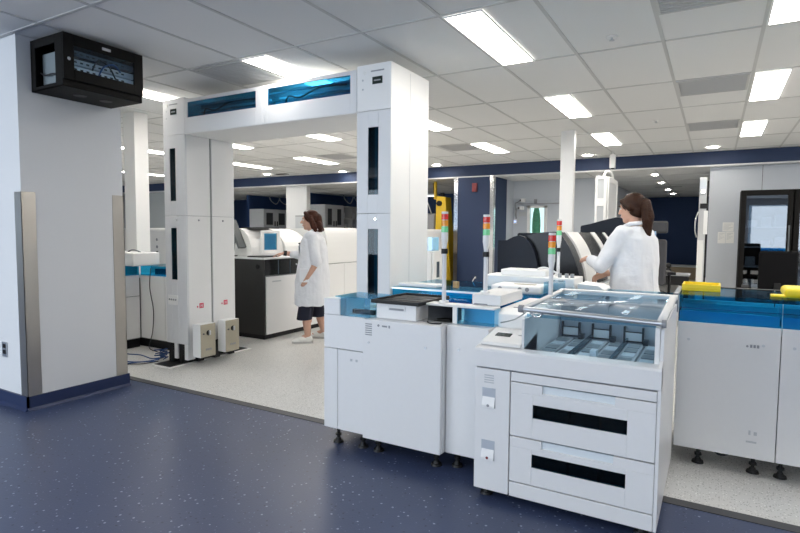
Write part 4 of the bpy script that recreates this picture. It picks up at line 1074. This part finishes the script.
dk = thing('desk', 'desk with pale top and black legs in the corridor beside the operator', 'desk', (-.55, 9.1, 0))
bx(-.86, -.30, 8.9, 9.3, .74, .765).build('top', [M['print']], dk, .003)
for x in (-.85, -.43):
    for y in (8.93, 9.22): bx(x, x + .11, y, y + .06, 0, .74).build('leg', [M['black']], dk)
bx(-.74, -.43, 8.95, 8.97, .60, .735).build('modesty_panel', [M['black']], dk)
solo(MB().ball((-.60, 9.05, .81), (.05, .05, .04)).cyl((-.60, 9.05, .766), (-.60, 9.05, .79), .04).ball((-.59, 9.06, .88), .04), 'desk_phone', 'small black device standing on the corridor desk', 'device', [M['black']])
# distant counter and boxes at the corridor end
k = thing('low_counter', 'far beige counter at the end of the corridor', 'counter', (-1.2, 18.6, 0))
bx(-2.05, -.4, 18.2, 18.9, 0, .35).build('body', [pmat('tan_box', (.42, .33, .22, 1), .7)], k)
bx(-2.05, -.4, 18.2, 18.9, .36, .40).build('top', [M['offwhite']], k)
# steel post with lamp beside the grey wall
p = thing('door_post', 'slim pale door post with handles and a small lamp at the corridor corner', 'post', (-.2, 10.5, 0))
bx(-.26, -.15, 10.45, 10.60, 0, 2.30).build('post', [M['cab']], p, .004)
bx(-.145, -.125, 10.45, 10.60, 0, 2.24).build('edge_strip', [M['black']], p)
bx(-.25, -.16, 10.40, 10.45, 2.02, 2.25).build('lamp_housing', [M['alu']], p)
MB().cyl((-.20, 10.39, 2.06), (-.20, 10.40, 2.06), .03).build('lamp', [M['warmlamp']], p)
bx(-.24, -.13, 10.40, 10.45, 1.78, 1.86).build('latch', [M['black']], p)
bx(-.18, -.12, 10.38, 10.45, 1.35, 1.74).build('keeper', [M['white2']], p)
MB().tube([(-.265, 10.44, 1.72), (-.295, 10.38, 1.60), (-.30, 10.38, 1.42), (-.275, 10.44, 1.30)], .011).build('handle', [M['alu']], p)
bx(-.26, -.17, 10.44, 10.45, .1, 1.25).build('kick_plate', [M['paper']], p)

# ---------------------------------------------------------------- cold cabinets and notices on the grey wall
f = thing('glass_cabinet', 'tall black cabinet with a glass door reflecting the lab, behind the office chair', 'display refrigerator', (.72, 10.6, 0))
def fridge(x0, x1, f):
    y0, y1 = 10.35, 10.88
    m = MB().box(x0, x1, y1 - .03, y1, 0, 2.06).box(x0, x0 + .03, y0 + .06, y1 - .03, 0, 2.06).box(x1 - .03, x1, y0 + .06, y1 - .03, 0, 2.06).box(x0 + .03, x1 - .03, y0 + .06, y1 - .03, 2.0, 2.06).box(x0 + .03, x1 - .03, y0 + .06, y1 - .03, 0, .12)
    m.build('case', [M['blackmetal']], f)
    d = MB(); rect_frame(d, 'y', y0, y0 + .05, x0 + .005, x1 - .005, .10, 2.055, x0 + .075, x1 - .075, .18, 1.97)
    dd = d.build('door', [M['blackmetal']], f, .004)
    bx(x0 + .075, x1 - .075, y0 + .02, y0 + .025, .18, 1.97).build('door_glass', [M['fridgeglass']], dd)
    MB().box(x1 - .055, x1 - .035, y0 - .03, y0 - .015, .8, 1.5).box(x1 - .055, x1 - .035, y0 - .015, y0, .8, .84).box(x1 - .055, x1 - .035, y0 - .015, y0, 1.46, 1.5).build('door_handle', [M['monback']], dd)
    for z in (.5, .82, 1.14, 1.46):
        bx(x0 + .04, x1 - .04, y0 + .1, y1 - .05, z, z + .02).build('shelf', [M['alu']], f)
fridge(.335, 1.03, f)
f = thing('glass_cabinet', 'second black glass door cabinet cut by the right edge of the photo', 'display refrigerator', (1.4, 10.6, 0))
fridge(1.04, 1.75, f)
cols = ['offwhite', 'paper', 'bin', 'cableb', 'traydark']
words = ['bottom', 'second', 'third', 'fourth']
for zi, z in enumerate((.52, .84, 1.16, 1.48)):
    for k in range(3):
        x = .44 + k * .19
        solo(bx(x, x + .13, 10.5, 10.72, z + .0005, z + .10 + .05 * ((k + zi) % 3)), 'reagent_box', '%s reagent box from the left on the %s shelf of the left glass cabinet' % (['first', 'second', 'third'][k], words[zi]), 'box', [M[cols[(k + 2 * zi) % 5]]], group='boxes inside the glass cabinet')
for (x0, x1, z0, z1, l) in ((.10, .265, 1.40, 1.555, 'small white notice sheet taped highest on the grey wall'), (.035, .15, 1.195, 1.39, 'white notice sheet on the grey wall, lower left of three'), (.155, .275, 1.20, 1.395, 'white notice sheet on the grey wall, lower right of three')):
    s = thing('wall_notice', l, 'notice', ((x0 + x1) / 2, 10.903, z0), 'notices on the grey wall')
    bx(x0, x1, 10.899, 10.904, z0, z1).build('sheet', [M['paper']], s)
    m = MB()
    for j in range(6): m.box(x0 + .015, x1 - .015 - .03 * (j % 3), 10.898, 10.899, z1 - .03 - j * .02, z1 - .024 - j * .02)
    m.build('print_line', [M['printlight']], s)

# ---------------------------------------------------------------- alcove wall fittings
for (u, l) in (((-3.75, 2.07), 'upper small white wall camera left of the grey door'), ((-3.78, 1.90), 'lower small white wall camera left of the grey door')):
    c = thing('wall_camera', l, 'camera', (u[0], 11.98, u[1] - .04), 'wall cameras')
    bx(u[0] - .03, u[0] + .06, 11.90, 11.97, u[1] - .04, u[1] + .04).build('housing', [M['white2']], c, .005)
    MB().cyl((u[0] - .06, 11.94, u[1]), (u[0] - .03, 11.94, u[1]), .02).build('lens', [M['black']], c)
    bx(u[0] - .02, u[0] + .02, 11.97, 11.999, u[1] - .02, u[1] + .02).build('mount', [M['print']], c)
c = thing('access_panel', 'small white panel with a blue light on the grey wall beside the navy return', 'panel', (-3.93, 11.97, 1.55))
bx(-3.96, -3.88, 11.96, 11.999, 1.55, 1.65).build('panel', [M['white2']], c)
MB().cyl((-3.92, 11.955, 1.60), (-3.92, 11.96, 1.60), .015).build('light', [emis('blue_led', (.2, .35, 1, 1), 6)], c)
solo(MB().box(-3.86, -2.9, 11.93, 11.96, 1.985, 2.0).box(-3.5, -3.44, 11.96, 12.0, 1.98, 2.09).box(-3.86, -3.84, 11.96, 12.0, 1.985, 2.0).box(-2.92, -2.9, 11.96, 12.0, 1.985, 2.0), 'door_rail', 'dark sliding rail fixed above the window of the grey door', 'rail', [M['print']])
solo(MB().tube([(-3.93, 11.985, 2.02), (-3.93, 11.985, 1.8), (-3.91, 11.985, 1.66)], .012), 'wall_conduit', 'thin dark conduit on the grey alcove wall', 'conduit', [M['print']])
solo(MB().tube([(-3.82, 11.985, 2.07), (-3.9, 11.985, 2.02), (-3.93, 11.985, 2.02)], .01).tube([(-3.84, 11.985, 1.9), (-3.9, 11.985, 1.88), (-3.9, 11.985, 1.66)], .01), 'wall_conduit', 'dark wires joining the small wall cameras', 'wires', [M['print']])
s = thing('door_notice', 'small clear notice under the wall cameras', 'notice', (-3.75, 11.99, 1.72))
bx(-3.85, -3.68, 11.99, 11.998, 1.72, 1.82).build('sheet', [M['printlight']], s)
# navy wall fittings
c = thing('fire_alarm', 'small dull red fire alarm high on the navy wall', 'fire alarm', (-4.405, 10.7, 2.2))
bx(-4.46, -4.35, 10.715, 10.751, 2.20, 2.38).build('housing', [M['red']], c, .006)
MB().cyl((-4.405, 10.705, 2.26), (-4.405, 10.715, 2.26), .04, n=18).build('horn', [M['red']], c)
c = thing('wall_fixture', 'small white handle fixture low on the navy wall', 'fixture', (-4.38, 10.72, .20))
bx(-4.44, -4.30, 10.735, 10.751, .18, .42).build('plate', [M['navywall']], c)
MB().tube([(-4.36, 10.72, .40), (-4.41, 10.71, .30), (-4.33, 10.71, .20)], .014).tube([(-4.36, 10.72, .44), (-4.33, 10.70, .38)], .014).build('handle', [M['chrome']], c)
# ---------------------------------------------------------------- yellow robot in its bay
r = thing('industrial_robot', 'yellow industrial robot column with an arm in the dark bay', 'robot', (-5.5, 11.9, 0))
MB().cyl((-5.38, 11.4, 0), (-5.38, 11.4, .25), .26, .22, 20).build('base', [M['robot']], r)
MB().prism([(-5.55, .25), (-5.14, .25), (-5.22, 1.2), (-5.30, 2.14), (-5.52, 2.17), (-5.55, 1.0)], 'y', 11.2, 11.5).build('column', [M['robot']], r, .02, 3)
MB().prism([(-6.25, .95), (-5.55, .80), (-5.55, 1.02), (-6.0, 1.10), (-6.1, 1.35), (-6.25, 1.35)], 'y', 11.22, 11.45).build('arm', [M['robot']], r, .02, 3)
MB().cyl((-5.6, 11.30, 2.1), (-5.6, 11.30, 2.50), .035).build('mast', [M['robot']], r)
for p0, p1, rr in (((-5.44, 11.15, 2.0), (-5.44, 11.2, 2.0), .06), ((-5.42, 11.15, 1.1), (-5.42, 11.2, 1.1), .09), ((-5.42, 11.3, 2.17), (-5.42, 11.3, 2.24), .05)):
    MB().cyl(p0, p1, rr).build('joint_cap', [M['black']], r)
MB().box(-6.2, -5.62, 11.3, 11.42, 1.14, 1.78).build('grey_cover', [M['print']], r, .03, 3)
MB().tube([(-6.0, 11.3, 1.78), (-5.85, 11.28, 2.1), (-5.7, 11.3, 1.78)], .012).build('sling', [M['alu']], r)
l = thing('bay_lamp', 'pale strip lamp hanging in the robot bay', 'lamp', (-5.9, 11.6, 2.2))
bx(-6.4, -5.7, 11.55, 11.68, 2.20, 2.24).build('housing', [M['alu']], l)
bx(-6.38, -5.72, 11.57, 11.66, 2.193, 2.199).build('tube', [emis('bay_tube', (1, .97, .9, 1), 5)], l)
MB().cyl((-6.3, 11.6, 2.24), (-6.3, 11.6, 2.505), .008).cyl((-5.8, 11.6, 2.24), (-5.8, 11.6, 2.505), .008).build('cord', [M['black']], l)
# ---------------------------------------------------------------- people
from mathutils import noise
def remesh(mb, name, mat, voxel, parent, smooth=4, T=None, wrinkle=0):
    """fuse overlapping volumes into one continuous smooth skin"""
    me = bpy.data.meshes.new('tmp'); me.from_pydata([tuple(v) for v in mb.v], [], mb.f)
    bm = bmesh.new(); bm.from_mesh(me); bmesh.ops.recalc_face_normals(bm, faces=bm.faces); bm.to_mesh(me); bm.free()
    ob = bpy.data.objects.new('tmp', me); COL.objects.link(ob)
    md = ob.modifiers.new('r', 'REMESH'); md.mode = 'VOXEL'; md.voxel_size = voxel; md.use_smooth_shade = True
    if smooth:
        sm = ob.modifiers.new('s', 'SMOOTH'); sm.factor = .5; sm.iterations = smooth
    dg = bpy.context.evaluated_depsgraph_get()
    res = bpy.data.meshes.new_from_object(ob.evaluated_get(dg)); res.name = name
    bpy.data.objects.remove(ob)
    if wrinkle:
        for v, nv in zip(res.vertices, [v.normal.copy() for v in res.vertices]):
            p = v.co.copy()
            q = Vector((p.x * 7, p.y * 7, p.z * 3.2)); q2 = Vector((p.x * 15, p.y * 15, p.z * 9))
            v.co = p + nv * (wrinkle * (noise.noise(q) + .5 * noise.noise(q2 + Vector((3, 1, 7)))))
    if T is not None: res.transform(T)
    res.materials.clear()
    for m in (mat if isinstance(mat, list) else [mat]): res.materials.append(m)
    for p in res.polygons: p.use_smooth = True; p.material_index = 0
    o = bpy.data.objects.new(name, res); COL.objects.link(o)
    o.parent = parent; o['_loc'] = parent['_loc']
    return o
def ring(cx, cy, z, rx, ry, n=24, tilt=0):
    return [(cx + rx * math.cos(2 * math.pi * i / n), cy + ry * math.sin(2 * math.pi * i / n), z + tilt * rx * math.cos(2 * math.pi * i / n)) for i in range(n)]

def hand(mb, wrist, direction, side, curl=.35, palm_n=None):
    """palm, four unequal bent fingers and a thumb; direction = pointing way, palm_n = palm normal"""
    d = Vector(direction).normalized(); nrm = Vector(palm_n).normalized(); nrm = (nrm - d * nrm.dot(d)).normalized()
    s = d.cross(nrm).normalized() * side       # towards the thumb
    w = Vector(wrist)
    pl = w + d * .075
    for k in (-1.2, -.4, .4, 1.2):
        mb.capsule(w + s * k * .010, pl + s * k * .021, .016, .013, 10)
    for k, (off, L) in enumerate(((1.2, .066), (.4, .074), (-.4, .068), (-1.2, .052))):
        b = pl + s * off * .020; c1 = curl * .6; c2 = curl * 1.5; c3 = curl * 2.2
        p1 = b + (d * math.cos(c1) + nrm * math.sin(c1)) * L * .45
        p2 = p1 + (d * math.cos(c2) + nrm * math.sin(c2)) * L * .32
        p3 = p2 + (d * math.cos(c3) + nrm * math.sin(c3)) * L * .25
        mb.capsule(b - d * .02, p1, .0095, .0088, 8); mb.capsule(p1, p2, .0088, .008, 8); mb.capsule(p2, p3, .008, .007, 8)
    t0 = w + d * .022 + s * .018; t1 = t0 + (d * .75 + s * .55 + nrm * .35).normalized() * .042; t2 = t1 + (d * .95 + s * .15 + nrm * .3).normalized() * .034
    mb.capsule(t0, t1, .0125, .0105, 8); mb.capsule(t1, t2, .0105, .0085, 8)

def head(mb, hc, yaw=0, pitch=0):
    """hc = centre of the skull, face towards +X"""
    R = Matrix.Rotation(yaw, 3, 'Z') @ Matrix.Rotation(pitch, 3, 'Y')
    hc = Vector(hc)
    def P(x, y, z): return hc + R @ Vector((x, y, z))
    B = lambda c, r: mb.ball(P(*c), r, 18, 12, rot=R)
    B((-.012, 0, .018), (.094, .073, .092))          # cranium
    B((.028, 0, -.035), (.062, .058, .085))          # face
    B((.050, 0, -.092), (.034, .034, .026))          # chin
    B((.020, .0, -.078), (.060, .052, .034))         # jaw
    B((.080, 0, .028), (.014, .040, .014))           # brow
    mb.capsule(P(.085, 0, .012), P(.108, 0, -.026), .009, .014, 10)   # nose
    B((.098, .011, -.030), (.009, .007, .006)); B((.098, -.011, -.030), (.009, .007, .006))
    B((.052, .040, -.020), (.026, .018, .020)); B((.052, -.040, -.020), (.026, .018, .020))   # cheeks
    B((.084, 0, -.060), (.012, .022, .010))          # mouth
    for s in (-1, 1): B((-.008, s * .074, -.012), (.020, .008, .032))    # ears
    return P, R
def face_details(P, R, par, T):
    e = MB(); l = MB(); w = MB()
    for s in (-1, 1):
        w.ball(P(.079, s * .030, .004), (.010, .013, .0075), 12, 8, rot=R); e.ball(P(.0875, s * .031, .004), (.004, .0055, .0055), 10, 6, rot=R)
        e.ball(P(.083, s * .031, .026), (.008, .018, .0035), 10, 6, rot=R)
    l.ball(P(.093, 0, -.056), (.005, .018, .0042), 12, 6, rot=R); l.ball(P(.092, 0, -.0645), (.005, .016, .0050), 12, 6, rot=R)
    for mb, nm, mt in ((w, 'eye_white', M['eyew']), (e, 'iris_and_brow', M['hairb']), (l, 'lips', M['lip'])):
        for v in mb.v:
            q = T @ v; v.x, v.y, v.z = q.x, q.y, q.z
        mb.build(nm, [mt], par, off=Vector((0, 0, 0)))
def local_build(mb, nm, mats, par, T, bev=0):
    for v in mb.v:
        q = T @ v; v.x, v.y, v.z = q.x, q.y, q.z
    return mb.build(nm, mats, par, bev, off=Vector((0, 0, 0)))

# ================= woman by the analyzer (left) =================
W = thing('person', 'auburn-haired person in white lab coat, navy culottes and white sneakers by the charcoal analyzer', 'person', (-4.265, 5.25, 0))
T = Matrix.Rotation(math.atan2(-.53, -.85), 4, 'Z') @ Matrix.Scale(1.01, 4)
LS, RS = Vector((-.01, .165, 1.275)), Vector((.0, -.165, 1.275))
LE, LW = Vector((-.075, .215, .985)), Vector((.035, .225, .80))
RE, RW = Vector((.13, -.225, 1.03)), Vector((.37, -.16, 1.066))
LK, LA = Vector((.075, .125, .43)), Vector((.045, .145, .085))
RK, RA = Vector((-.03, -.12, .43)), Vector((-.115, -.15, .09))
b = MB()
P, R = head(b, (.035, 0, 1.475), yaw=.05, pitch=.06)
b.capsule((.0, 0, 1.29), (.012, 0, 1.42), .055, .050)
b.loft([ring(0, 0, z, rx, ry) for z, rx, ry in ((.78, .09, .15), (.88, .125, .185), (1.0, .125, .17), (1.12, .12, .155), (1.24, .105, .155), (1.30, .07, .12), (1.335, .05, .07))])
for S, E_, Wr in ((LS, LE, LW), (RS, RE, RW)):
    b.capsule(S + Vector((0, -.02 if S.y > 0 else .02, -.01)), E_, .046, .040); b.capsule(E_, Wr, .042, .027)
for s, K, A_ in ((.085, LK, LA), (-.085, RK, RA)):
    b.capsule((0, s, .82), K, .085, .058); b.capsule(K, K * .55 + A_ * .45 + Vector((-.012, 0, 0)), .056, .054); b.capsule(K * .5 + A_ * .5, A_, .052, .036)
    b.capsule(A_, A_ + Vector((.13, .01 if s > 0 else -.01, -.045)), .034, .026)
hand(b, LW, (LW - LE) + Vector((0.05, -.02, -.12)), -1, .45, (.1, -1, .1))
hand(b, RW, Vector((1, .05, -.18)), 1, .25, (-.2, 0, -1))
body = remesh(b, 'body', M['skin'], .006, W, 3, T)
face_details(P, R, W, T)
# hair: wavy shoulder length
h = MB()
h.ball(P(-.022, 0, .030), (.100, .086, .095), 20, 14)
for s in (-1, 1):
    h.capsule(P(-.01, s * .070, .03), P(-.045, s * .082, -.085), .034, .034); h.capsule(P(-.045, s * .080, -.06), P(-.06, s * .070, -.125), .034, .026)
h.capsule(P(-.085, 0, .02), P(-.10, 0, -.10), .062, .055); h.capsule(P(-.10, .04, -.06), P(-.125, .045, -.125), .045, .028); h.capsule(P(-.10, -.04, -.06), P(-.12, -.05, -.13), .045, .026)
h.capsule(P(-.11, 0, -.08), P(-.145, .01, -.125), .04, .022)
h.capsule(P(.045, .05, .085), P(-.01, .08, .02), .024, .03); h.capsule(P(.045, -.05, .085), P(-.01, -.08, .02), .024, .03)
remesh(h, 'hair', M['hairr'], .006, W, 2, T)
# lab coat
c = MB()
c.loft([ring(x, 0, z, rx, ry, 28) for z, x, rx, ry in ((.45, .01, .212, .245), (.55, .01, .207, .242), (.75, .005, .200, .238), (.90, 0, .194, .232), (1.02, -.003, .180, .215), (1.14, 0, .165, .203), (1.24, 0, .142, .200), (1.30, -.005, .105, .158), (1.335, -.008, .07, .085))])
c.capsule(LS + Vector((0, -.02, 0)), LE, .074, .064); c.capsule(LE, LE * .93 + LW * .07, .064, .060)
c.capsule(RS + Vector((0, .02, 0)), RE, .074, .062); c.capsule(RE, RE * .45 + RW * .55, .062, .052)
coat = remesh(c, 'lab_coat', M['coat'], .008, W, 3, T, .02)
col = MB()
for s in (-1, 1):
    col.tube([(-.072, 0, 1.365), (-.045, s * .062, 1.365), (.02, s * .068, 1.335), (.095, s * .045, 1.27), (.15, s * .012, 1.17)], .016, n=8)
local_build(col, 'collar', [M['coat2']], coat, T)
pk = MB().box(.150, .160, .045, .125, 1.06, 1.17).box(.160, .164, .045, .125, 1.155, 1.17)
local_build(pk, 'breast_pocket', [M['coat2']], coat, T, .003)
local_build(MB().box(.145, .158, .055, .11, 1.185, 1.2), 'name_badge', [M['navycloth']], coat, T)
pk = MB().box(.02, .13, .226, .238, .74, .90); local_build(pk, 'side_pocket', [M['coat2']], coat, T, .003)
bt = MB()
for z in (.66, .80, .94, 1.08): bt.cyl((.19 if z < .95 else .165, .012, z), (.205 if z < .95 else .178, .012, z), .009, n=10)
local_build(bt, 'buttons', [M['offwhite']], coat, T)
# culottes
k = MB()
for s, K in ((.085, LK), (-.085, RK)):
    k.loft([ring(0 * (1 - t) + K.x * t, s * (1 - t) + K.y * t, z, .098 - .004 * t, .108, 20) for t, z in ((-.1, .86), (.3, .68), (.7, .5), (1.05, .36), (1.2, .285))])
remesh(k, 'culottes', M['navycloth'], .008, W, 2, T)
for A_, dy in ((LA, .02), (RA, -.02)):
    sh = MB()
    sh.ball(A_ + Vector((-.005, 0, -.030)), (.052, .042, .045)); sh.capsule(A_ + Vector((.0, 0, -.045)), A_ + Vector((.13, dy, -.052)), .042, .034)
    sh.ball(A_ + Vector((.075, dy * .6, -.035)), (.07, .042, .038))
    sh.ball(A_ + Vector((.14, dy, -.056)), (.045, .040, .028))
    so = remesh(sh, 'shoe', M['shoe'], .006, W, 2, T)
    z0 = 0.0
    sl = MB()
    pts = [(A_.x - .055, A_.y - .03), (A_.x - .062, A_.y), (A_.x - .055, A_.y + .03), (A_.x + .06, A_.y + dy * .5 + .043), (A_.x + .14, A_.y + dy + .043), (A_.x + .185, A_.y + dy + .018), (A_.x + .188, A_.y + dy - .012), (A_.x + .15, A_.y + dy - .042), (A_.x + .06, A_.y + dy * .5 - .042)]
    sl.prism(pts, 'z', 0.0, .024)
    local_build(sl, 'sole', [M['sole']], so, T, .004)
    lc = MB()
    for j in range(3): lc.tube([A_ + Vector((.045 + j * .022, dy * .4 - .02, .002 - j * .007)), A_ + Vector((.05 + j * .022, dy * .4, .008 - j * .007)), A_ + Vector((.045 + j * .022, dy * .4 + .02, .002 - j * .007))], .004, n=6, sub=3)
    local_build(lc, 'laces', [M['paper']], so, T)
wt = MB().cyl(RW - (RW - RE).normalized() * .025, RW + (RW - RE).normalized() * .012, .034, .032, 18)
local_build(wt, 'wristwatch', [M['black']], W, T)

# ================= operator with the ponytail (right) =================
W = thing('person', 'person with long brown ponytail and white lab coat working at the navy analyzer', 'person', (-.555, 4.76, 0))
T = Matrix.Rotation(math.atan2(.50, -.866), 4, 'Z') @ Matrix.Scale(1.012, 4)
LS, RS = Vector((.0, .165, 1.335)), Vector((.02, -.165, 1.335))
LE, LW = Vector((.13, .245, 1.085)), Vector((.295, .18, 1.125))
RE, RW = Vector((.12, -.22, 1.06)), Vector((.30, -.045, 1.0))
b = MB()
P, R = head(b, (.045, 0, 1.545), yaw=.12, pitch=.14)
b.capsule((.0, 0, 1.36), (.018, 0, 1.49), .052, .047)
b.loft([ring(0, 0, z, rx, ry) for z, rx, ry in ((.82, .09, .15), (.92, .125, .18), (1.05, .115, .155), (1.18, .11, .15), (1.30, .10, .15), (1.36, .07, .115), (1.395, .05, .07))])
for S, E_, Wr in ((LS, LE, LW), (RS, RE, RW)):
    b.capsule(S + Vector((0, -.02 if S.y > 0 else .02, -.01)), E_, .044, .038); b.capsule(E_, Wr, .040, .026)
for s in (.085, -.085):
    K = Vector((.02, s * 1.1, .46)); A_ = Vector((-.02, s * 1.25, .085))
    b.capsule((0, s, .86), K, .085, .056); b.capsule(K, K * .55 + A_ * .45 + Vector((-.012, 0, 0)), .055, .052); b.capsule(K * .5 + A_ * .5, A_, .05, .036)
    b.capsule(A_, A_ + Vector((.13, s * .1, -.045)), .034, .026)
hand(b, LW, Vector((1, -.25, .05)), -1, .5, (0.1, -.5, -1))
hand(b, RW, Vector((.8, .5, -.35)), 1, .55, (-.4, .5, -.7))
body = remesh(b, 'body', M['skin'], .006, W, 3, T)
face_details(P, R, W, T)
h = MB()
h.ball(P(-.020, 0, .028), (.101, .083, .093), 20, 14); h.ball(P(-.05, 0, -.025), (.068, .072, .07), 18, 12)
for s in (-1, 1): h.capsule(P(.045, s * .055, .06), P(-.03, s * .075, -.01), .022, .028)
remesh(h, 'hair', M['hairb'], .006, W, 2, T)
pt = MB()
pb = P(-.095, 0, .035)
pt.capsule(pb, pb + Vector((-.030, .0, -.01)), .030, .034)
q0 = pb + Vector((-.030, 0, -.012)); q1 = q0 + Vector((-.022, -.005, -.11)); q2 = q0 + Vector((-.012, -.005, -.25)); q3 = q0 + Vector((.018, 0, -.345))
pt.capsule(q0, q1, .036, .044); pt.capsule(q1, q2, .044, .034); pt.capsule(q2, q3, .034, .010)
pt.capsule(q0 + Vector((0, .02, 0)), q1 + Vector((.0, .03, -.03)), .03, .03); pt.capsule(q1 + Vector((.0, .03, -.03)), q2 + Vector((.01, .02, .02)), .03, .012)
remesh(pt, 'ponytail', M['hairb'], .006, W, 2, T)
local_build(MB().cyl(P(-.098, 0, .035), P(-.115, 0, .03), .034, .034, 16), 'hair_tie', [M['black']], W, T)
c = MB()
c.loft([ring(x, 0, z, rx, ry, 28) for z, x, rx, ry in ((.54, .0, .185, .225), (.65, .0, .18, .222), (.80, .0, .172, .218), (.95, 0, .165, .212), (1.08, -.003, .150, .198), (1.20, -.005, .143, .192), (1.30, -.005, .130, .195), (1.36, -.005, .098, .150), (1.395, -.008, .07, .080))])
c.capsule(LS + Vector((0, -.02, 0)), LE, .074, .066); c.capsule(LE, LE * .28 + LW * .72, .066, .045)
c.capsule(RS + Vector((0, .02, 0)), RE, .074, .066); c.capsule(RE, RE * .2 + RW * .8, .066, .046)
coat = remesh(c, 'lab_coat', M['coat'], .008, W, 3, T, .02)
col = MB().tube([(.065, .05, 1.40), (.0, .075, 1.415), (-.055, .05, 1.42), (-.07, 0, 1.422), (-.055, -.05, 1.42), (.0, -.075, 1.415), (.065, -.05, 1.40)], .017, n=8)
local_build(col, 'collar', [M['coat2']], coat, T)
local_build(MB().tube([(-.146, .0, 1.2), (-.155, 0, 1.08), (-.169, 0, .95), (-.178, 0, .8), (-.187, 0, .60)], .0035, n=6), 'back_seam', [M['coat2']], coat, T)
tr = MB()
for s in (.085, -.085):
    tr.loft([ring(.02 * (1 - t) - .02 * t, s * (1.05 + .2 * t), z, .085 - .03 * t, .088 - .03 * t, 18) for t, z in ((0, .80), (.3, .6), (.6, .4), (1.0, .09))])
remesh(tr, 'trousers', M['navycloth'], .01, W, 2, T)
for s in (.085, -.085):
    A_ = Vector((-.02, s * 1.25, .085)); sh = MB()
    sh.ball(A_ + Vector((-.005, 0, -.035)), (.052, .042, .045)); sh.capsule(A_ + Vector((0, 0, -.05)), A_ + Vector((.13, s * .1, -.055)), .035, .030)
    remesh(sh, 'shoe', M['black'], .007, W, 2, T)
# ---------------------------------------------------------------- light and view
w = bpy.data.worlds.new('sky'); SC.world = w; w.use_nodes = True
bg = w.node_tree.nodes['Background']; bg.inputs[0].default_value = (.62, .78, 1, 1); bg.inputs[1].default_value = 1.0
for x, e in ((-9.94, 75), (-7.94, 110), (-5.94, 110), (-3.94, 50), (-1.94, 25), (.06, 25), (2.06, 25)):
    l = bpy.data.lights.new('window_daylight', 'AREA'); l.shape = 'RECTANGLE'; l.size = 1.7; l.size_y = 1.7
    l.energy = e; l.color = (.84, .92, 1.0)
    o = bpy.data.objects.new('window_daylight', l); COL.objects.link(o)
    o.location = (x, YF + .06, 1.6); o.rotation_euler = (math.radians(90), 0, 0)
SC.view_settings.view_transform = 'Standard'; SC.view_settings.look = 'None'
SC.view_settings.gamma = 1; SC.view_settings.use_curve_mapping = False
SC.view_settings.exposure = .02
SC.cycles.max_bounces = 10; SC.cycles.diffuse_bounces = 5; SC.cycles.transparent_max_bounces = 16; SC.cycles.glossy_bounces = 4
SC.cycles.caustics_reflective = False; SC.cycles.caustics_refractive = False
SC.cycles.sample_clamp_indirect = 6
for o in bpy.data.objects:
    if '_loc' in o.keys(): del o['_loc']
